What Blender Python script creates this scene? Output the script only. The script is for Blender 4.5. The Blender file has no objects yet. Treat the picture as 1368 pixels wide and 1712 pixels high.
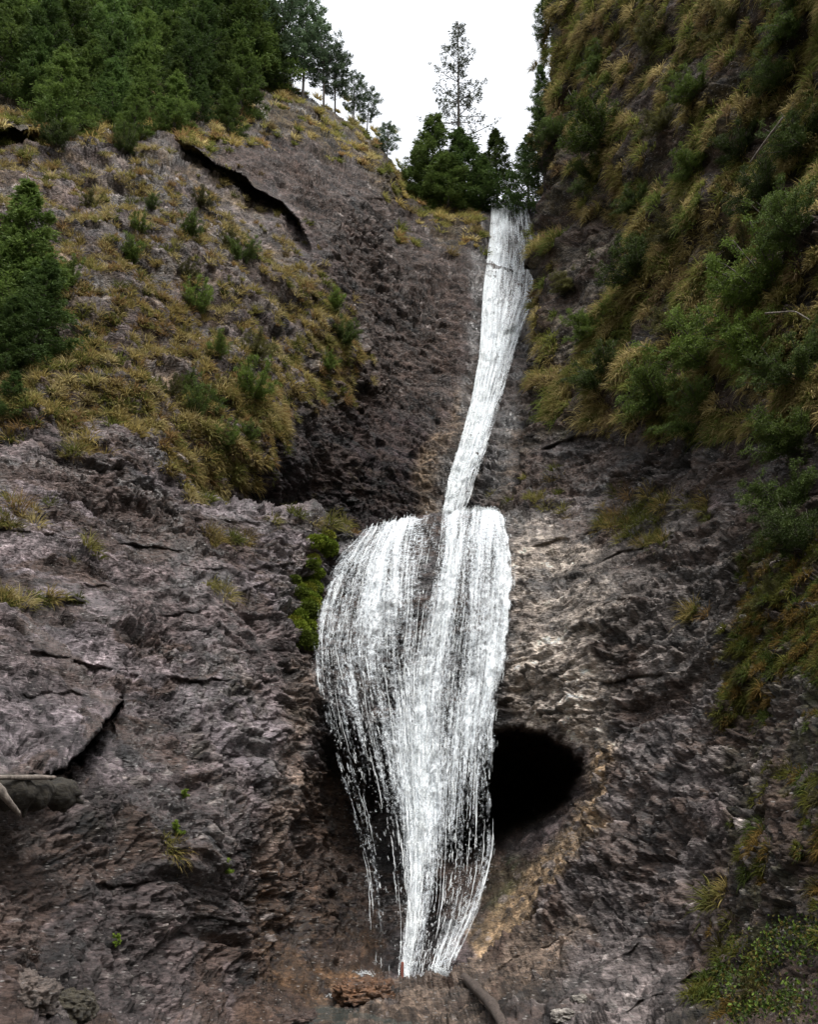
import bpy, math
import numpy as np
from math import radians, sin, cos, pi

# ------------------------------------------------------------------ camera, sky, sun, exposure
scene = bpy.context.scene
PW, PH, FOC = 1368.0, 1712.0, 1644.0
PITCH = radians(20.0)
CAMP = np.array([0.0, 0.0, 1.6])
cam = bpy.data.cameras.new("camera")
cam.sensor_fit = 'VERTICAL'; cam.sensor_height = 24.0; cam.lens = 24.0 * FOC / PH
cam.clip_start = 0.05; cam.clip_end = 3000.0
camo = bpy.data.objects.new("camera", cam)
scene.collection.objects.link(camo)
camo.location = CAMP; camo.rotation_euler = (radians(90) + PITCH, 0, 0)
scene.camera = camo

SUN_EL, SUN_AZ = radians(66), radians(150)      # azimuth from +Y, negative = towards the left
world = bpy.data.worlds.new("World"); scene.world = world
world.use_nodes = True
wn, wl = world.node_tree.nodes, world.node_tree.links
sky = wn.new('ShaderNodeTexSky'); sky.sky_type = 'NISHITA'; sky.sun_disc = False
sky.sun_elevation = SUN_EL; sky.sun_rotation = SUN_AZ
sky.air_density = 1.6; sky.dust_density = 4.0; sky.ozone_density = 1.0
hsv = wn.new('ShaderNodeHueSaturation'); hsv.inputs['Saturation'].default_value = 0.16
hsv.inputs['Value'].default_value = 1.25
wl.new(sky.outputs[0], hsv.inputs['Color'])
wl.new(hsv.outputs[0], wn['Background'].inputs[0])
wn['Background'].inputs[1].default_value = 0.15
sl = bpy.data.lights.new("sun", 'SUN'); sl.energy = 1.5; sl.angle = radians(12); sl.color = (1.0, 0.97, 0.93)
so = bpy.data.objects.new("sun", sl); scene.collection.objects.link(so)
so.rotation_euler = (radians(90) - SUN_EL, 0, radians(180) - SUN_AZ + 0.0)
scene.view_settings.view_transform = 'Standard'
scene.view_settings.look = 'None'
scene.view_settings.exposure = 0.95
scene.view_settings.gamma = 1.0
scene.cycles.transparent_max_bounces = 24
scene.cycles.max_bounces = 6
scene.cycles.diffuse_bounces = 3

COL = scene.collection
f4 = np.float32

# ------------------------------------------------------------------ helpers
def unproj(u, v, Y):
    u = np.asarray(u, dtype=np.float64); v = np.asarray(v, dtype=np.float64); Y = np.asarray(Y, dtype=np.float64)
    x = (u - PW / 2) / FOC; yv = (PH / 2 - v) / FOC
    dy = cos(PITCH) - sin(PITCH) * yv; dz = sin(PITCH) + cos(PITCH) * yv
    return np.stack([x / dy * Y, Y + 0 * x, CAMP[2] + dz / dy * Y], -1)

RG = np.random.default_rng(11)
LAT = RG.random((64, 64, 64)).astype(f4)
def vnoise(p):
    i = np.floor(p); f = (p - i).astype(f4); i = i.astype(np.int32)
    f = f * f * (3 - 2 * f)
    x0, y0, z0 = i[:, 0] & 63, i[:, 1] & 63, i[:, 2] & 63
    x1, y1, z1 = (x0 + 1) & 63, (y0 + 1) & 63, (z0 + 1) & 63
    fx, fy, fz = f[:, 0], f[:, 1], f[:, 2]
    a = LAT[x0, y0, z0] * (1 - fx) + LAT[x1, y0, z0] * fx
    b = LAT[x0, y1, z0] * (1 - fx) + LAT[x1, y1, z0] * fx
    c = LAT[x0, y0, z1] * (1 - fx) + LAT[x1, y0, z1] * fx
    d = LAT[x0, y1, z1] * (1 - fx) + LAT[x1, y1, z1] * fx
    a = a * (1 - fy) + b * fy; c = c * (1 - fy) + d * fy
    return a * (1 - fz) + c * fz
_q = np.linalg.qr(np.random.default_rng(3).normal(size=(3, 3)))[0]
def fbm(p, octs=4, gain=0.5, lac=2.1, seed=0.0):
    """signed, about -1..1"""
    p = p + seed; a = 1.0; s = 0; t = 0
    for k in range(octs):
        s = s + a * (vnoise(p) * 2 - 1); t += a
        p = (p @ _q) * lac + 7.31; a *= gain
    return s / t * 1.6
def ridged(p, octs=4, gain=0.5, lac=2.1, seed=0.0):
    p = p + seed; a = 1.0; s = 0; t = 0
    for k in range(octs):
        n = 1 - np.abs(vnoise(p) * 2 - 1) * 1.6
        s = s + a * n; t += a
        p = (p @ _q) * lac + 3.7; a *= gain
    return s / t
OFF = RG.random((32, 32, 32, 3)).astype(f4); CID = RG.random((32, 32, 32)).astype(f4)
def pebbles(p, rmin, rmax, prob, seed=0):
    """rounded stones set in matrix: height of the highest stone at p, its id"""
    p = p + seed
    i = np.floor(p).astype(np.int32); best = np.zeros(len(p), f4); bid = np.zeros(len(p), f4)
    for dx in (-1, 0, 1):
        for dy in (-1, 0, 1):
            for dz in (-1, 0, 1):
                a, b, c = (i[:, 0] + dx) & 31, (i[:, 1] + dy) & 31, (i[:, 2] + dz) & 31
                o = OFF[a, b, c]; cid = CID[a, b, c]
                q = p - (i + np.array([dx, dy, dz]) + o)
                h1 = (cid * 7.31) % 1; h2 = (cid * 13.7) % 1
                r = rmin + (rmax - rmin) * h1 * h1
                d2 = q[:, 0]**2 + q[:, 1]**2 + (q[:, 2] * (1.2 + h2))**2
                h = np.sqrt(np.maximum(0, 1 - d2 / (r * r))) * r * (cid < prob)
                m = h > best
                best = np.where(m, h, best); bid = np.where(m, cid, bid)
    return best.astype(f4), bid
NRM = RG.normal(size=(32, 32, 32, 3)).astype(f4); NRM /= np.linalg.norm(NRM, axis=-1, keepdims=True)
def chips(p, seed=0.0):
    """broken-rock facets: every cell is a tilted plane with its own height; value about -1..1, cell id, distance ratio to the joint"""
    p = p + seed; i = np.floor(p).astype(np.int32); d1 = np.full(len(p), 9, f4); d2 = d1.copy(); hh = np.zeros(len(p), f4); idd = np.zeros(len(p), f4)
    for dx in (-1, 0, 1):
        for dy in (-1, 0, 1):
            for dz in (-1, 0, 1):
                a, b, c = (i[:, 0] + dx) & 31, (i[:, 1] + dy) & 31, (i[:, 2] + dz) & 31
                q = (p - (i + np.array([dx, dy, dz]) + OFF[a, b, c])).astype(f4); d = (q * q).sum(-1)
                m = d < d1; d2 = np.where(m, d1, np.minimum(d2, d)); d1 = np.where(m, d, d1)
                cid = CID[a, b, c]; v = (q * NRM[a, b, c]).sum(-1) * 1.1 + (cid - .5) * .9
                hh = np.where(m, v, hh); idd = np.where(m, cid, idd)
    return hh, idd, np.sqrt(d2) - np.sqrt(d1)
def sstep(a, b, x):
    t = np.clip((x - a) / (b - a), 0, 1); return t * t * (3 - 2 * t)
def poly_sdf(u, v, pts):
    """signed distance in units of u,v: positive inside"""
    pts = np.array(pts, dtype=f4); n = len(pts)
    d = np.full(u.shape, 1e9, f4); ins = np.zeros(u.shape, bool)
    for k in range(n):
        a, b = pts[k], pts[(k + 1) % n]; e = b - a
        wu, wv = u - a[0], v - a[1]
        t = np.clip((wu * e[0] + wv * e[1]) / max(1e-6, e @ e), 0, 1)
        d = np.minimum(d, (wu - t * e[0])**2 + (wv - t * e[1])**2)
        if a[1] != b[1]:
            c = ((a[1] > v) != (b[1] > v)) & (u < (b[0] - a[0]) * (v - a[1]) / (b[1] - a[1]) + a[0])
            ins ^= c
    d = np.sqrt(d)
    return np.where(ins, d, -d)
def tps(ctrl):
    c = np.array(ctrl, dtype=np.float64); X = c[:, :2] / 500.0; n = len(c)
    def k(r2): return 0.5 * r2 * np.log(r2 + 1e-12)
    r2 = ((X[:, None] - X[None])**2).sum(-1)
    A = np.zeros((n + 3, n + 3)); A[:n, :n] = k(r2) + 0.002 * np.eye(n)
    A[:n, n] = 1; A[:n, n + 1:] = X; A[n, :n] = 1; A[n + 1:, :n] = X.T
    w = np.linalg.solve(A, np.concatenate([c[:, 2], [0, 0, 0]]))
    def ev(us, vs):
        gu = np.linspace(us[0], us[-1], 130); gv = np.linspace(vs[0], vs[-1], 160)
        U, V = np.meshgrid(gu / 500.0, gv / 500.0)
        P = np.stack([U.ravel(), V.ravel()], -1)
        Z = k(((P[:, None] - X[None])**2).sum(-1)) @ w[:n] + w[n] + P @ w[n + 1:]
        Z = Z.reshape(len(gv), len(gu))
        iu = np.clip((us - gu[0]) / (gu[1] - gu[0]), 0, len(gu) - 1.001); iv = np.clip((vs - gv[0]) / (gv[1] - gv[0]), 0, len(gv) - 1.001)
        a = iu.astype(int); b = iv.astype(int); fu = (iu - a)[None, :]; fv = (iv - b)[:, None]
        return (Z[np.ix_(b, a)] * (1 - fu) + Z[np.ix_(b, a + 1)] * fu) * (1 - fv) + (Z[np.ix_(b + 1, a)] * (1 - fu) + Z[np.ix_(b + 1, a + 1)] * fu) * fv
    return ev

def make_mesh(name, verts, faces, attrs=None, smooth=True, uv=None):
    me = bpy.data.meshes.new(name)
    verts = np.ascontiguousarray(verts, dtype=f4); faces = np.ascontiguousarray(faces, dtype=np.int32)
    n, k = faces.shape
    me.vertices.add(len(verts)); me.vertices.foreach_set('co', verts.ravel())
    me.loops.add(n * k); me.loops.foreach_set('vertex_index', faces.ravel())
    me.polygons.add(n); me.polygons.foreach_set('loop_start', np.arange(0, n * k, k, dtype=np.int32))
    try: me.polygons.foreach_set('loop_total', np.full(n, k, dtype=np.int32))
    except Exception: pass
    me.polygons.foreach_set('use_smooth', np.full(n, smooth, dtype=bool))
    for an, arr in (attrs or {}).items():
        arr = np.ascontiguousarray(arr, dtype=f4)
        if arr.ndim == 1:
            a = me.attributes.new(an, 'FLOAT', 'POINT'); a.data.foreach_set('value', arr)
        else:
            if arr.shape[1] == 3: arr = np.concatenate([arr, np.ones((len(arr), 1), f4)], 1)
            a = me.attributes.new(an, 'FLOAT_COLOR', 'POINT'); a.data.foreach_set('color', np.ascontiguousarray(arr).ravel())
    if uv is not None:
        l = me.uv_layers.new(name='UVMap'); l.data.foreach_set('uv', np.ascontiguousarray(uv[faces.ravel()], dtype=f4).ravel())
    me.update(calc_edges=True)
    return me
def link(name, me, mats, parent=None, kind=None, label=None, cat=None, group=None):
    o = bpy.data.objects.new(name, me); COL.objects.link(o)
    if me is not None and mats is not None and len(me.materials) == 0:
        for m in (mats if isinstance(mats, (list, tuple)) else [mats]): me.materials.append(m)
    if parent: o.parent = parent
    tag(o, label, cat, group, kind)
    return o
def tag(o, label=None, cat=None, group=None, kind=None):
    if kind: o['kind'] = kind
    if label: o['label'] = label
    if cat: o['category'] = cat
    if group: o['group'] = group

# ------------------------------------------------------------------ materials
def new_mat(name):
    m = bpy.data.materials.new(name); m.use_nodes = True
    nt = m.node_tree; return m, nt, nt.nodes, nt.links, nt.nodes['Principled BSDF']
def rock_material():
    m, nt, N, L, B = new_mat("rock")
    at = N.new('ShaderNodeAttribute'); at.attribute_name = 'Col'
    wet = N.new('ShaderNodeAttribute'); wet.attribute_name = 'wet'
    tc = N.new('ShaderNodeTexCoord')
    n1 = N.new('ShaderNodeTexNoise'); n1.inputs['Scale'].default_value = 22; n1.inputs['Detail'].default_value = 8; n1.inputs['Roughness'].default_value = .7
    mp = N.new('ShaderNodeMapping'); mp.inputs['Scale'].default_value = (0.6, 0.6, 2.3)
    L.new(tc.outputs['Object'], mp.inputs[0]); L.new(mp.outputs[0], n1.inputs['Vector'])
    r1 = N.new('ShaderNodeMapRange'); r1.inputs[1].default_value = .3; r1.inputs[2].default_value = .72; r1.inputs[3].default_value = .18; r1.inputs[4].default_value = 2.1
    L.new(n1.outputs['Fac'], r1.inputs[0])
    mul = N.new('ShaderNodeVectorMath'); mul.operation = 'SCALE'
    L.new(at.outputs['Color'], mul.inputs[0]); L.new(r1.outputs[0], mul.inputs['Scale'])
    # pale grit
    vo = N.new('ShaderNodeTexVoronoi'); vo.inputs['Scale'].default_value = 17; vo.feature = 'F1'
    L.new(mp.outputs[0], vo.inputs['Vector'])
    gr = N.new('ShaderNodeMapRange'); gr.inputs[1].default_value = .30; gr.inputs[2].default_value = .16; gr.inputs[3].default_value = 0; gr.inputs[4].default_value = 1
    L.new(vo.outputs['Distance'], gr.inputs[0])
    sp = N.new('ShaderNodeSeparateColor'); L.new(vo.outputs['Color'], sp.inputs[0])
    th = N.new('ShaderNodeMath'); th.operation = 'GREATER_THAN'; th.inputs[1].default_value = .70; L.new(sp.outputs[0], th.inputs[0])
    gm = N.new('ShaderNodeMath'); gm.operation = 'MULTIPLY'; L.new(gr.outputs[0], gm.inputs[0]); L.new(th.outputs[0], gm.inputs[1])
    ga = N.new('ShaderNodeAttribute'); ga.attribute_name = 'grit'
    gm2 = N.new('ShaderNodeMath'); gm2.operation = 'MULTIPLY'; L.new(gm.outputs[0], gm2.inputs[0]); L.new(ga.outputs['Fac'], gm2.inputs[1])
    mx = N.new('ShaderNodeMix'); mx.data_type = 'RGBA'
    L.new(gm2.outputs[0], mx.inputs[0]); L.new(mul.outputs[0], mx.inputs[6]); mx.inputs[7].default_value = (.27, .25, .235, 1)
    L.new(mx.outputs[2], B.inputs['Base Color'])
    rr = N.new('ShaderNodeMapRange'); rr.inputs[3].default_value = .88; rr.inputs[4].default_value = .30
    L.new(wet.outputs['Fac'], rr.inputs[0]); L.new(rr.outputs[0], B.inputs['Roughness'])
    B.inputs['Specular IOR Level'].default_value = .35; L.new(wet.outputs['Fac'], B.inputs['Coat Weight']); B.inputs['Coat Roughness'].default_value = .22; B.inputs['Coat IOR'].default_value = 1.45
    n2 = N.new('ShaderNodeTexNoise'); n2.inputs['Scale'].default_value = 14; n2.inputs['Detail'].default_value = 10; n2.inputs['Roughness'].default_value = .75
    L.new(mp.outputs[0], n2.inputs['Vector'])
    v2 = N.new('ShaderNodeTexVoronoi'); v2.inputs['Scale'].default_value = 26; L.new(mp.outputs[0], v2.inputs['Vector'])
    sb = N.new('ShaderNodeVectorMath'); sb.operation = 'SUBTRACT'; L.new(mp.outputs[0], sb.inputs[0]); L.new(v2.outputs['Position'], sb.inputs[1])
    cs = N.new('ShaderNodeVectorMath'); cs.operation = 'SUBTRACT'; L.new(v2.outputs['Color'], cs.inputs[0]); cs.inputs[1].default_value = (.5, .5, .5)
    dt = N.new('ShaderNodeVectorMath'); dt.operation = 'DOT_PRODUCT'; L.new(sb.outputs[0], dt.inputs[0]); L.new(cs.outputs[0], dt.inputs[1])
    dm = N.new('ShaderNodeMath'); dm.operation = 'MULTIPLY_ADD'; dm.inputs[1].default_value = 22.0; L.new(dt.outputs['Value'], dm.inputs[0]); L.new(n2.outputs['Fac'], dm.inputs[2])
    ad = N.new('ShaderNodeMath'); ad.operation = 'ADD'; L.new(dm.outputs[0], ad.inputs[0])
    g3 = N.new('ShaderNodeMath'); g3.operation = 'MULTIPLY'; g3.inputs[1].default_value = .25; L.new(gm2.outputs[0], g3.inputs[0]); L.new(g3.outputs[0], ad.inputs[1])
    bp = N.new('ShaderNodeBump'); bp.inputs['Strength'].default_value = 1; bp.inputs['Distance'].default_value = .05
    L.new(ad.outputs[0], bp.inputs['Height']); L.new(bp.outputs[0], B.inputs['Normal']); L.new(bp.outputs[0], B.inputs['Coat Normal'])
    return m
def foliage_material(name, transl=.25, rough=.6):
    m, nt, N, L, B = new_mat(name)
    at = N.new('ShaderNodeAttribute'); at.attribute_name = 'Col'
    oi = N.new('ShaderNodeObjectInfo')
    r = N.new('ShaderNodeMapRange'); r.inputs[3].default_value = .5; r.inputs[4].default_value = 1.3
    L.new(oi.outputs['Random'], r.inputs[0])
    mul = N.new('ShaderNodeVectorMath'); mul.operation = 'SCALE'
    L.new(at.outputs['Color'], mul.inputs[0]); L.new(r.outputs[0], mul.inputs['Scale'])
    L.new(mul.outputs[0], B.inputs['Base Color']); B.inputs['Roughness'].default_value = rough
    B.inputs['Specular IOR Level'].default_value = .12
    t = N.new('ShaderNodeBsdfTranslucent'); L.new(mul.outputs[0], t.inputs['Color'])
    mx = N.new('ShaderNodeMixShader'); mx.inputs[0].default_value = transl
    L.new(B.outputs[0], mx.inputs[1]); L.new(t.outputs[0], mx.inputs[2]); L.new(mx.outputs[0], N['Material Output'].inputs[0])
    return m
def bark_material(name, c1, c2, scale=9, sc=(3, 3, .8)):
    m, nt, N, L, B = new_mat(name)
    tc = N.new('ShaderNodeTexCoord'); mp = N.new('ShaderNodeMapping'); mp.inputs['Scale'].default_value = sc
    n1 = N.new('ShaderNodeTexNoise'); n1.inputs['Scale'].default_value = scale; n1.inputs['Detail'].default_value = 7; n1.inputs['Roughness'].default_value = .7
    L.new(tc.outputs['Object'], mp.inputs[0]); L.new(mp.outputs[0], n1.inputs['Vector'])
    cr = N.new('ShaderNodeValToRGB'); cr.color_ramp.elements[0].position = .35; cr.color_ramp.elements[1].position = .68
    cr.color_ramp.elements[0].color = (*c1, 1); cr.color_ramp.elements[1].color = (*c2, 1)
    L.new(n1.outputs['Fac'], cr.inputs[0]); L.new(cr.outputs[0], B.inputs['Base Color']); B.inputs['Roughness'].default_value = .85
    bp = N.new('ShaderNodeBump'); bp.inputs['Strength'].default_value = .8; bp.inputs['Distance'].default_value = .03
    L.new(n1.outputs['Fac'], bp.inputs['Height']); L.new(bp.outputs[0], B.inputs['Normal'])
    return m
def water_sheet_material():
    m, nt, N, L, B = new_mat("white_water_sheet")
    B.inputs['Base Color'].default_value = (.78, .83, .87, 1); B.inputs['Roughness'].default_value = .45
    uv = N.new('ShaderNodeUVMap'); uv.uv_map = 'UVMap'
    de = N.new('ShaderNodeAttribute'); de.attribute_name = 'dens'
    def nz(sx, sy, det, rough):
        mp = N.new('ShaderNodeMapping'); mp.inputs['Scale'].default_value = (sx, sy, 1)
        n = N.new('ShaderNodeTexNoise'); n.inputs['Scale'].default_value = 1; n.inputs['Detail'].default_value = det; n.inputs['Roughness'].default_value = rough
        L.new(uv.outputs[0], mp.inputs[0]); L.new(mp.outputs[0], n.inputs['Vector']); return n
    a = nz(12, .55, 4, .6); b = nz(30, 13, 5, .75); c = nz(4, .3, 2, .5)
    def ma(op, x, y):
        k = N.new('ShaderNodeMath'); k.operation = op
        for i, z in enumerate((x, y)):
            if hasattr(z, 'links'): L.new(z, k.inputs[i])
            else: k.inputs[i].default_value = z
        return k.outputs[0]
    s = ma('ADD', ma('MULTIPLY', a.outputs['Fac'], .36), ma('MULTIPLY', b.outputs['Fac'], .46))
    s = ma('ADD', s, ma('MULTIPLY', c.outputs['Fac'], .18))
    mr = N.new('ShaderNodeMapRange')
    lo = ma('SUBTRACT', .61, ma('MULTIPLY', de.outputs['Fac'], .29)); hi = ma('ADD', lo, .20)
    L.new(s, mr.inputs[0]); L.new(lo, mr.inputs[1]); L.new(hi, mr.inputs[2]); mr.inputs[3].default_value = 0; mr.inputs[4].default_value = 1
    z = ma('MULTIPLY', mr.outputs[0], .90)
    cut = N.new('ShaderNodeMapRange'); cut.inputs[1].default_value = .02; cut.inputs[2].default_value = .14; L.new(de.outputs['Fac'], cut.inputs[0])
    L.new(ma('MULTIPLY', z, cut.outputs[0]), B.inputs['Alpha'])
    bp = N.new('ShaderNodeBump'); bp.inputs['Strength'].default_value = .7; bp.inputs['Distance'].default_value = .03
    L.new(s, bp.inputs['Height']); L.new(bp.outputs[0], B.inputs['Normal'])
    return m
def flat_mat(name, col, rough=.5):
    m, nt, N, L, B = new_mat(name)
    tc = N.new('ShaderNodeTexCoord'); n = N.new('ShaderNodeTexNoise'); n.inputs['Scale'].default_value = 8; n.inputs['Detail'].default_value = 6
    L.new(tc.outputs['Object'], n.inputs['Vector'])
    cr = N.new('ShaderNodeValToRGB'); cr.color_ramp.elements[0].position = .3; cr.color_ramp.elements[1].position = .7
    cr.color_ramp.elements[0].color = (*[c * .75 for c in col], 1); cr.color_ramp.elements[1].color = (*[min(1, c * 1.15) for c in col], 1)
    L.new(n.outputs['Fac'], cr.inputs[0]); L.new(cr.outputs[0], B.inputs['Base Color']); B.inputs['Roughness'].default_value = rough
    return m
M_ROCK = rock_material()
M_FOL = foliage_material("needles"); M_GRASS = foliage_material("grass_blades", .45, .7); M_MOSS = foliage_material("moss", .15, .9)
M_BARK = bark_material("spruce_bark", (.03, .024, .02), (.11, .09, .075))
M_PALEBARK = bark_material("pale_bark", (.16, .15, .13), (.42, .4, .36))
M_DEAD = bark_material("wet_dead_wood", (.022, .015, .012), (.10, .075, .06))
M_WSHEET = water_sheet_material(); M_WSTR = flat_mat("white_water", (.84, .89, .92), .4); _b = M_WSTR.node_tree.nodes['Principled BSDF']; _b.inputs['Alpha'].default_value = .42

# ------------------------------------------------------------------ the two rock surfaces
US = np.concatenate([np.arange(-400, -4, 4.5), np.arange(-4, 1372, 1.75), np.arange(1373, 1790, 4.5)])
VS = np.concatenate([np.arange(-160, -4, 6.), np.arange(-4, 1716, 1.75), np.arange(1718, 2060, 7.)])
GU, GV = np.meshgrid(US, VS); GU = GU.astype(f4); GV = GV.astype(f4)

FRONT_EDGE = [(-300, 760), (0, 748), (60, 735), (110, 742), (150, 715), (200, 702), (235, 725), (262, 748), (290, 775), (318, 800), (335, 822), (380, 830), (430, 838), (480, 846), (530, 852), (560, 872), (600, 890),
              (640, 882), (690, 868), (740, 860), (800, 853), (832, 850), (850, 820), (868, 785), (885, 740), (897, 700), (890, 650), (886, 600), (893, 530), (897, 450), (893, 390), (896, 330), (905, 260), (908, 180), (917, 100), (921, 30), (918, -300), (2200, -300), (2200, 2500), (-600, 2500), (-600, 760)]
SKYLINE = np.array([(-600, 30), (-300, 40), (0, 50), (120, 60), (300, 90), (420, 140), (470, 150), (520, 168), (560, 192), (600, 214), (630, 238), (660, 275), (690, 306), (740, 328), (800, 344), (822, 342), (845, 334), (870, 336), (900, 345), (1900, 345)], f4)

C1 = [(-380, 760, 12.5), (-380, 1300, 6.8), (-380, 1712, 5.8), (1760, 200, 10), (1760, 700, 9), (1760, 1100, 7), (1760, 1712, 4.6), (-140, 760, 14.3), (0, 760, 14), (0, 850, 13), (0, 1000, 11.5), (0, 1150, 10), (0, 1300, 8.8), (0, 1500, 8.1), (0, 1712, 7.3), (0, 2000, 4.6), (-140, 1300, 7.9), (-140, 1712, 6.8), (-140, 2000, 4.2),
      (200, 700, 15.3), (330, 830, 15.6), (200, 850, 14.5), (200, 1000, 13.2), (200, 1200, 11.6), (200, 1400, 10.3), (200, 1712, 8.8), (200, 2000, 5),
      (400, 850, 16.3), (530, 860, 17.3), (600, 892, 17.9), (400, 1000, 15.1), (400, 1200, 13.7), (400, 1400, 12.2), (400, 1712, 11.0),
      (500, 950, 16.6), (510, 1080, 15.9), (510, 1200, 15.4), (480, 1400, 14.2), (450, 1650, 12.3),
      (690, 870, 18.1), (790, 853, 18.6), (700, 1000, 16.9), (700, 1150, 16.5), (560, 1000, 17), (560, 1150, 16.3), (600, 1300, 16.3), (700, 1300, 16.4), (640, 1500, 15.6), (700, 1600, 14.8),
      (840, 860, 18.4), (870, 1000, 17), (870, 1150, 16), (830, 1300, 16), (1000, 1300, 14.2), (960, 1450, 13.2), (850, 1560, 13.7), (760, 1630, 13.4),
      (600, 1712, 11.6), (700, 1690, 12.0), (800, 1712, 10.6), (700, 2000, 5.5), (1000, 1000, 15.6), (1000, 1150, 14.9), (1050, 1500, 11.6), (1000, 1712, 9.2), (1000, 2000, 4.6),
      (1100, 860, 16.2), (1150, 1000, 14.1), (1150, 1200, 12.7), (1150, 1400, 10.8), (1200, 1600, 9.0),
      (1368, 850, 12), (1368, 1000, 10.8), (1368, 1200, 9.3), (1368, 1400, 8.0), (1368, 1712, 6.7), (1368, 2000, 4.0), (1520, 1000, 9), (1520, 1712, 5.6),
      (900, -140, 29), (905, 100, 28), (905, 250, 27), (897, 400, 25.5), (885, 600, 22.5), (860, 790, 20), (1000, 0, 24.5), (1000, 300, 22.5), (1000, 500, 21), (1000, 700, 18.7),
      (1150, 0, 20), (1150, 300, 18.5), (1150, 500, 17.5), (1150, 700, 16.3), (1368, -100, 14.6), (1368, 200, 13.9), (1368, 450, 13.2), (1368, 700, 12.4), (1520, 200, 12), (1520, 600, 10.8)]
C2 = [(-140, 300, 18), (-140, 760, 14.3), (0, 50, 27), (0, 230, 20.5), (0, 400, 18), (0, 600, 16), (0, 760, 14.1), (100, 500, 17.2), (200, 700, 15.4), (300, 800, 15.9), (150, 250, 22), (-380, 100, 24), (-380, 500, 15), (150, 60, 29), (300, 90, 31),
      (300, 220, 24), (300, 400, 20), (300, 600, 17.8), (420, 600, 18.8), (400, 780, 17.4), (420, 400, 22), (480, 460, 22.3), (450, 150, 30), (520, 170, 31), (600, 215, 32), (690, 306, 32.5), (500, 300, 25.5), (560, 400, 24),
      (560, 600, 22.2), (520, 780, 20), (600, 850, 22.3), (640, 300, 28.5), (640, 450, 25.8), (650, 680, 24.0), (700, 850, 21.6), (740, 330, 31), (720, 500, 26), (740, 700, 23.4), (780, 450, 27.5), (820, 345, 31.3),
      (860, 336, 31.6), (860, 450, 28), (850, 600, 25.2), (800, 720, 23), (780, 860, 21), (860, 800, 21), (950, 400, 29), (950, 700, 23.5), (400, 900, 18), (0, 900, 13.5)]

def vline_push(U, V, line, amp, w, up=.25, taper=22):
    l = np.array(line, dtype=f4); l = l[np.argsort(l[:, 0])]
    vl = np.interp(U, l[:, 0], l[:, 1]).astype(f4)
    s = V - vl - (vnoise(np.stack([U.ravel() / 17, V.ravel() * 0 + amp * 37, V.ravel() * 0 + w], -1)).reshape(U.shape) - .5) * (9 if amp < .8 else 14)
    amp = amp * (1 if amp > .8 else .75 * sstep(.15, .6, vnoise(np.stack([U.ravel() / 40, V.ravel() * 0 + w * 3.3, V.ravel() * 0 + amp * 11], -1)).reshape(U.shape)))
    end = np.clip(np.minimum(U - l[0, 0], l[-1, 0] - U) / taper, 0, 1)
    return amp * end * np.where(s > 0, np.exp(-s / w) * ((1 - up) + up) * np.minimum(1, s / 3.) - up * np.exp(-s / 3.), -up * np.exp(s / (w * 1.6)))

def damp(U, V, line):
    l = np.array(line, dtype=f4); l = l[np.argsort(l[:, 0])]
    s = V - np.interp(U, l[:, 0], l[:, 1]); sl = np.gradient(np.interp(US, l[:, 0], l[:, 1]), US)[None, :]
    s = s / np.sqrt(1 + sl * sl); end = np.clip(np.minimum(U - l[0, 0], l[-1, 0] - U) / 20 + .5, 0, 1)
    return (1 - .72 * end * np.exp(-(s / 11)**2)).astype(f4)
LEDGES1 = [([(-60, 1005), (60, 998), (150, 1004), (175, 1010)], .45, 9), ([(40, 1088), (150, 1108), (235, 1130), (390, 1137)], .40, 7), ([(240, 930), (330, 950), (420, 948), (500, 940)], .22, 6),
           ([(255, 1035), (330, 1020), (400, 990), (460, 965)], .35, 8), ([(-60, 1312), (0, 1300), (60, 1296), (110, 1280), (140, 1245), (180, 1200), (208, 1160)], 1.7, 24), ([(140, 903), (250, 915), (310, 925)], .3, 8),
           ([(350, 1262), (450, 1268), (500, 1255)], .25, 9), ([(300, 862), (420, 872), (545, 880)], .15, 7), ([(880, 915), (1000, 885), (1120, 835)], .3, 8), ([(925, 962), (1020, 932), (1110, 900)], .28, 7), ([(1000, 1140), (1070, 1130), (1160, 1120)], .5, 16),
           ([(900, 752), (960, 728), (1040, 722), (1120, 700), (1220, 704), (1300, 690), (1500, 700)], .55, 30), ([(1150, 850), (1300, 830), (1400, 820)], .3, 14), ([(150, 1480), (280, 1470), (330, 1488)], .3, 14), ([(60, 980), (140, 975), (230, 988)], .2, 6),
           ([(20, 1165), (120, 1158), (200, 1175)], .2, 8), ([(340, 1100), (430, 1085), (500, 1092)], .18, 7), ([(-60, 880), (60, 890), (130, 905)], .25, 8), ([(900, 1045), (1010, 1010), (1090, 990)], .22, 7), ([(500, 1195), (420, 1205), (330, 1200)], .2, 8),
           ([(260, 1575), (300, 1560), (400, 1590)], .2, 10), ([(800, 1640), (900, 1590), (1000, 1540)], .22, 9), ([(900, 1700), (980, 1630), (1080, 1570)], .25, 10), ([(1030, 1700), (1120, 1640), (1230, 1600)], .25, 10)]
LEDGES2 = [([(290, 225), (310, 238), (340, 258), (390, 288), (440, 318), (470, 334), (500, 372), (522, 425)], 1.05, 20), ([(-60, 236), (0, 216), (50, 214), (100, 228)], 1.6, 14), 
           ([(560, 322), (680, 332), (760, 350)], .3, 10)]

def mask_noise(U, V, scale, seed):
    return fbm(np.stack([U.ravel() / scale, V.ravel() / scale, np.full(U.size, seed)], -1), 3).reshape(U.shape)

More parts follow.
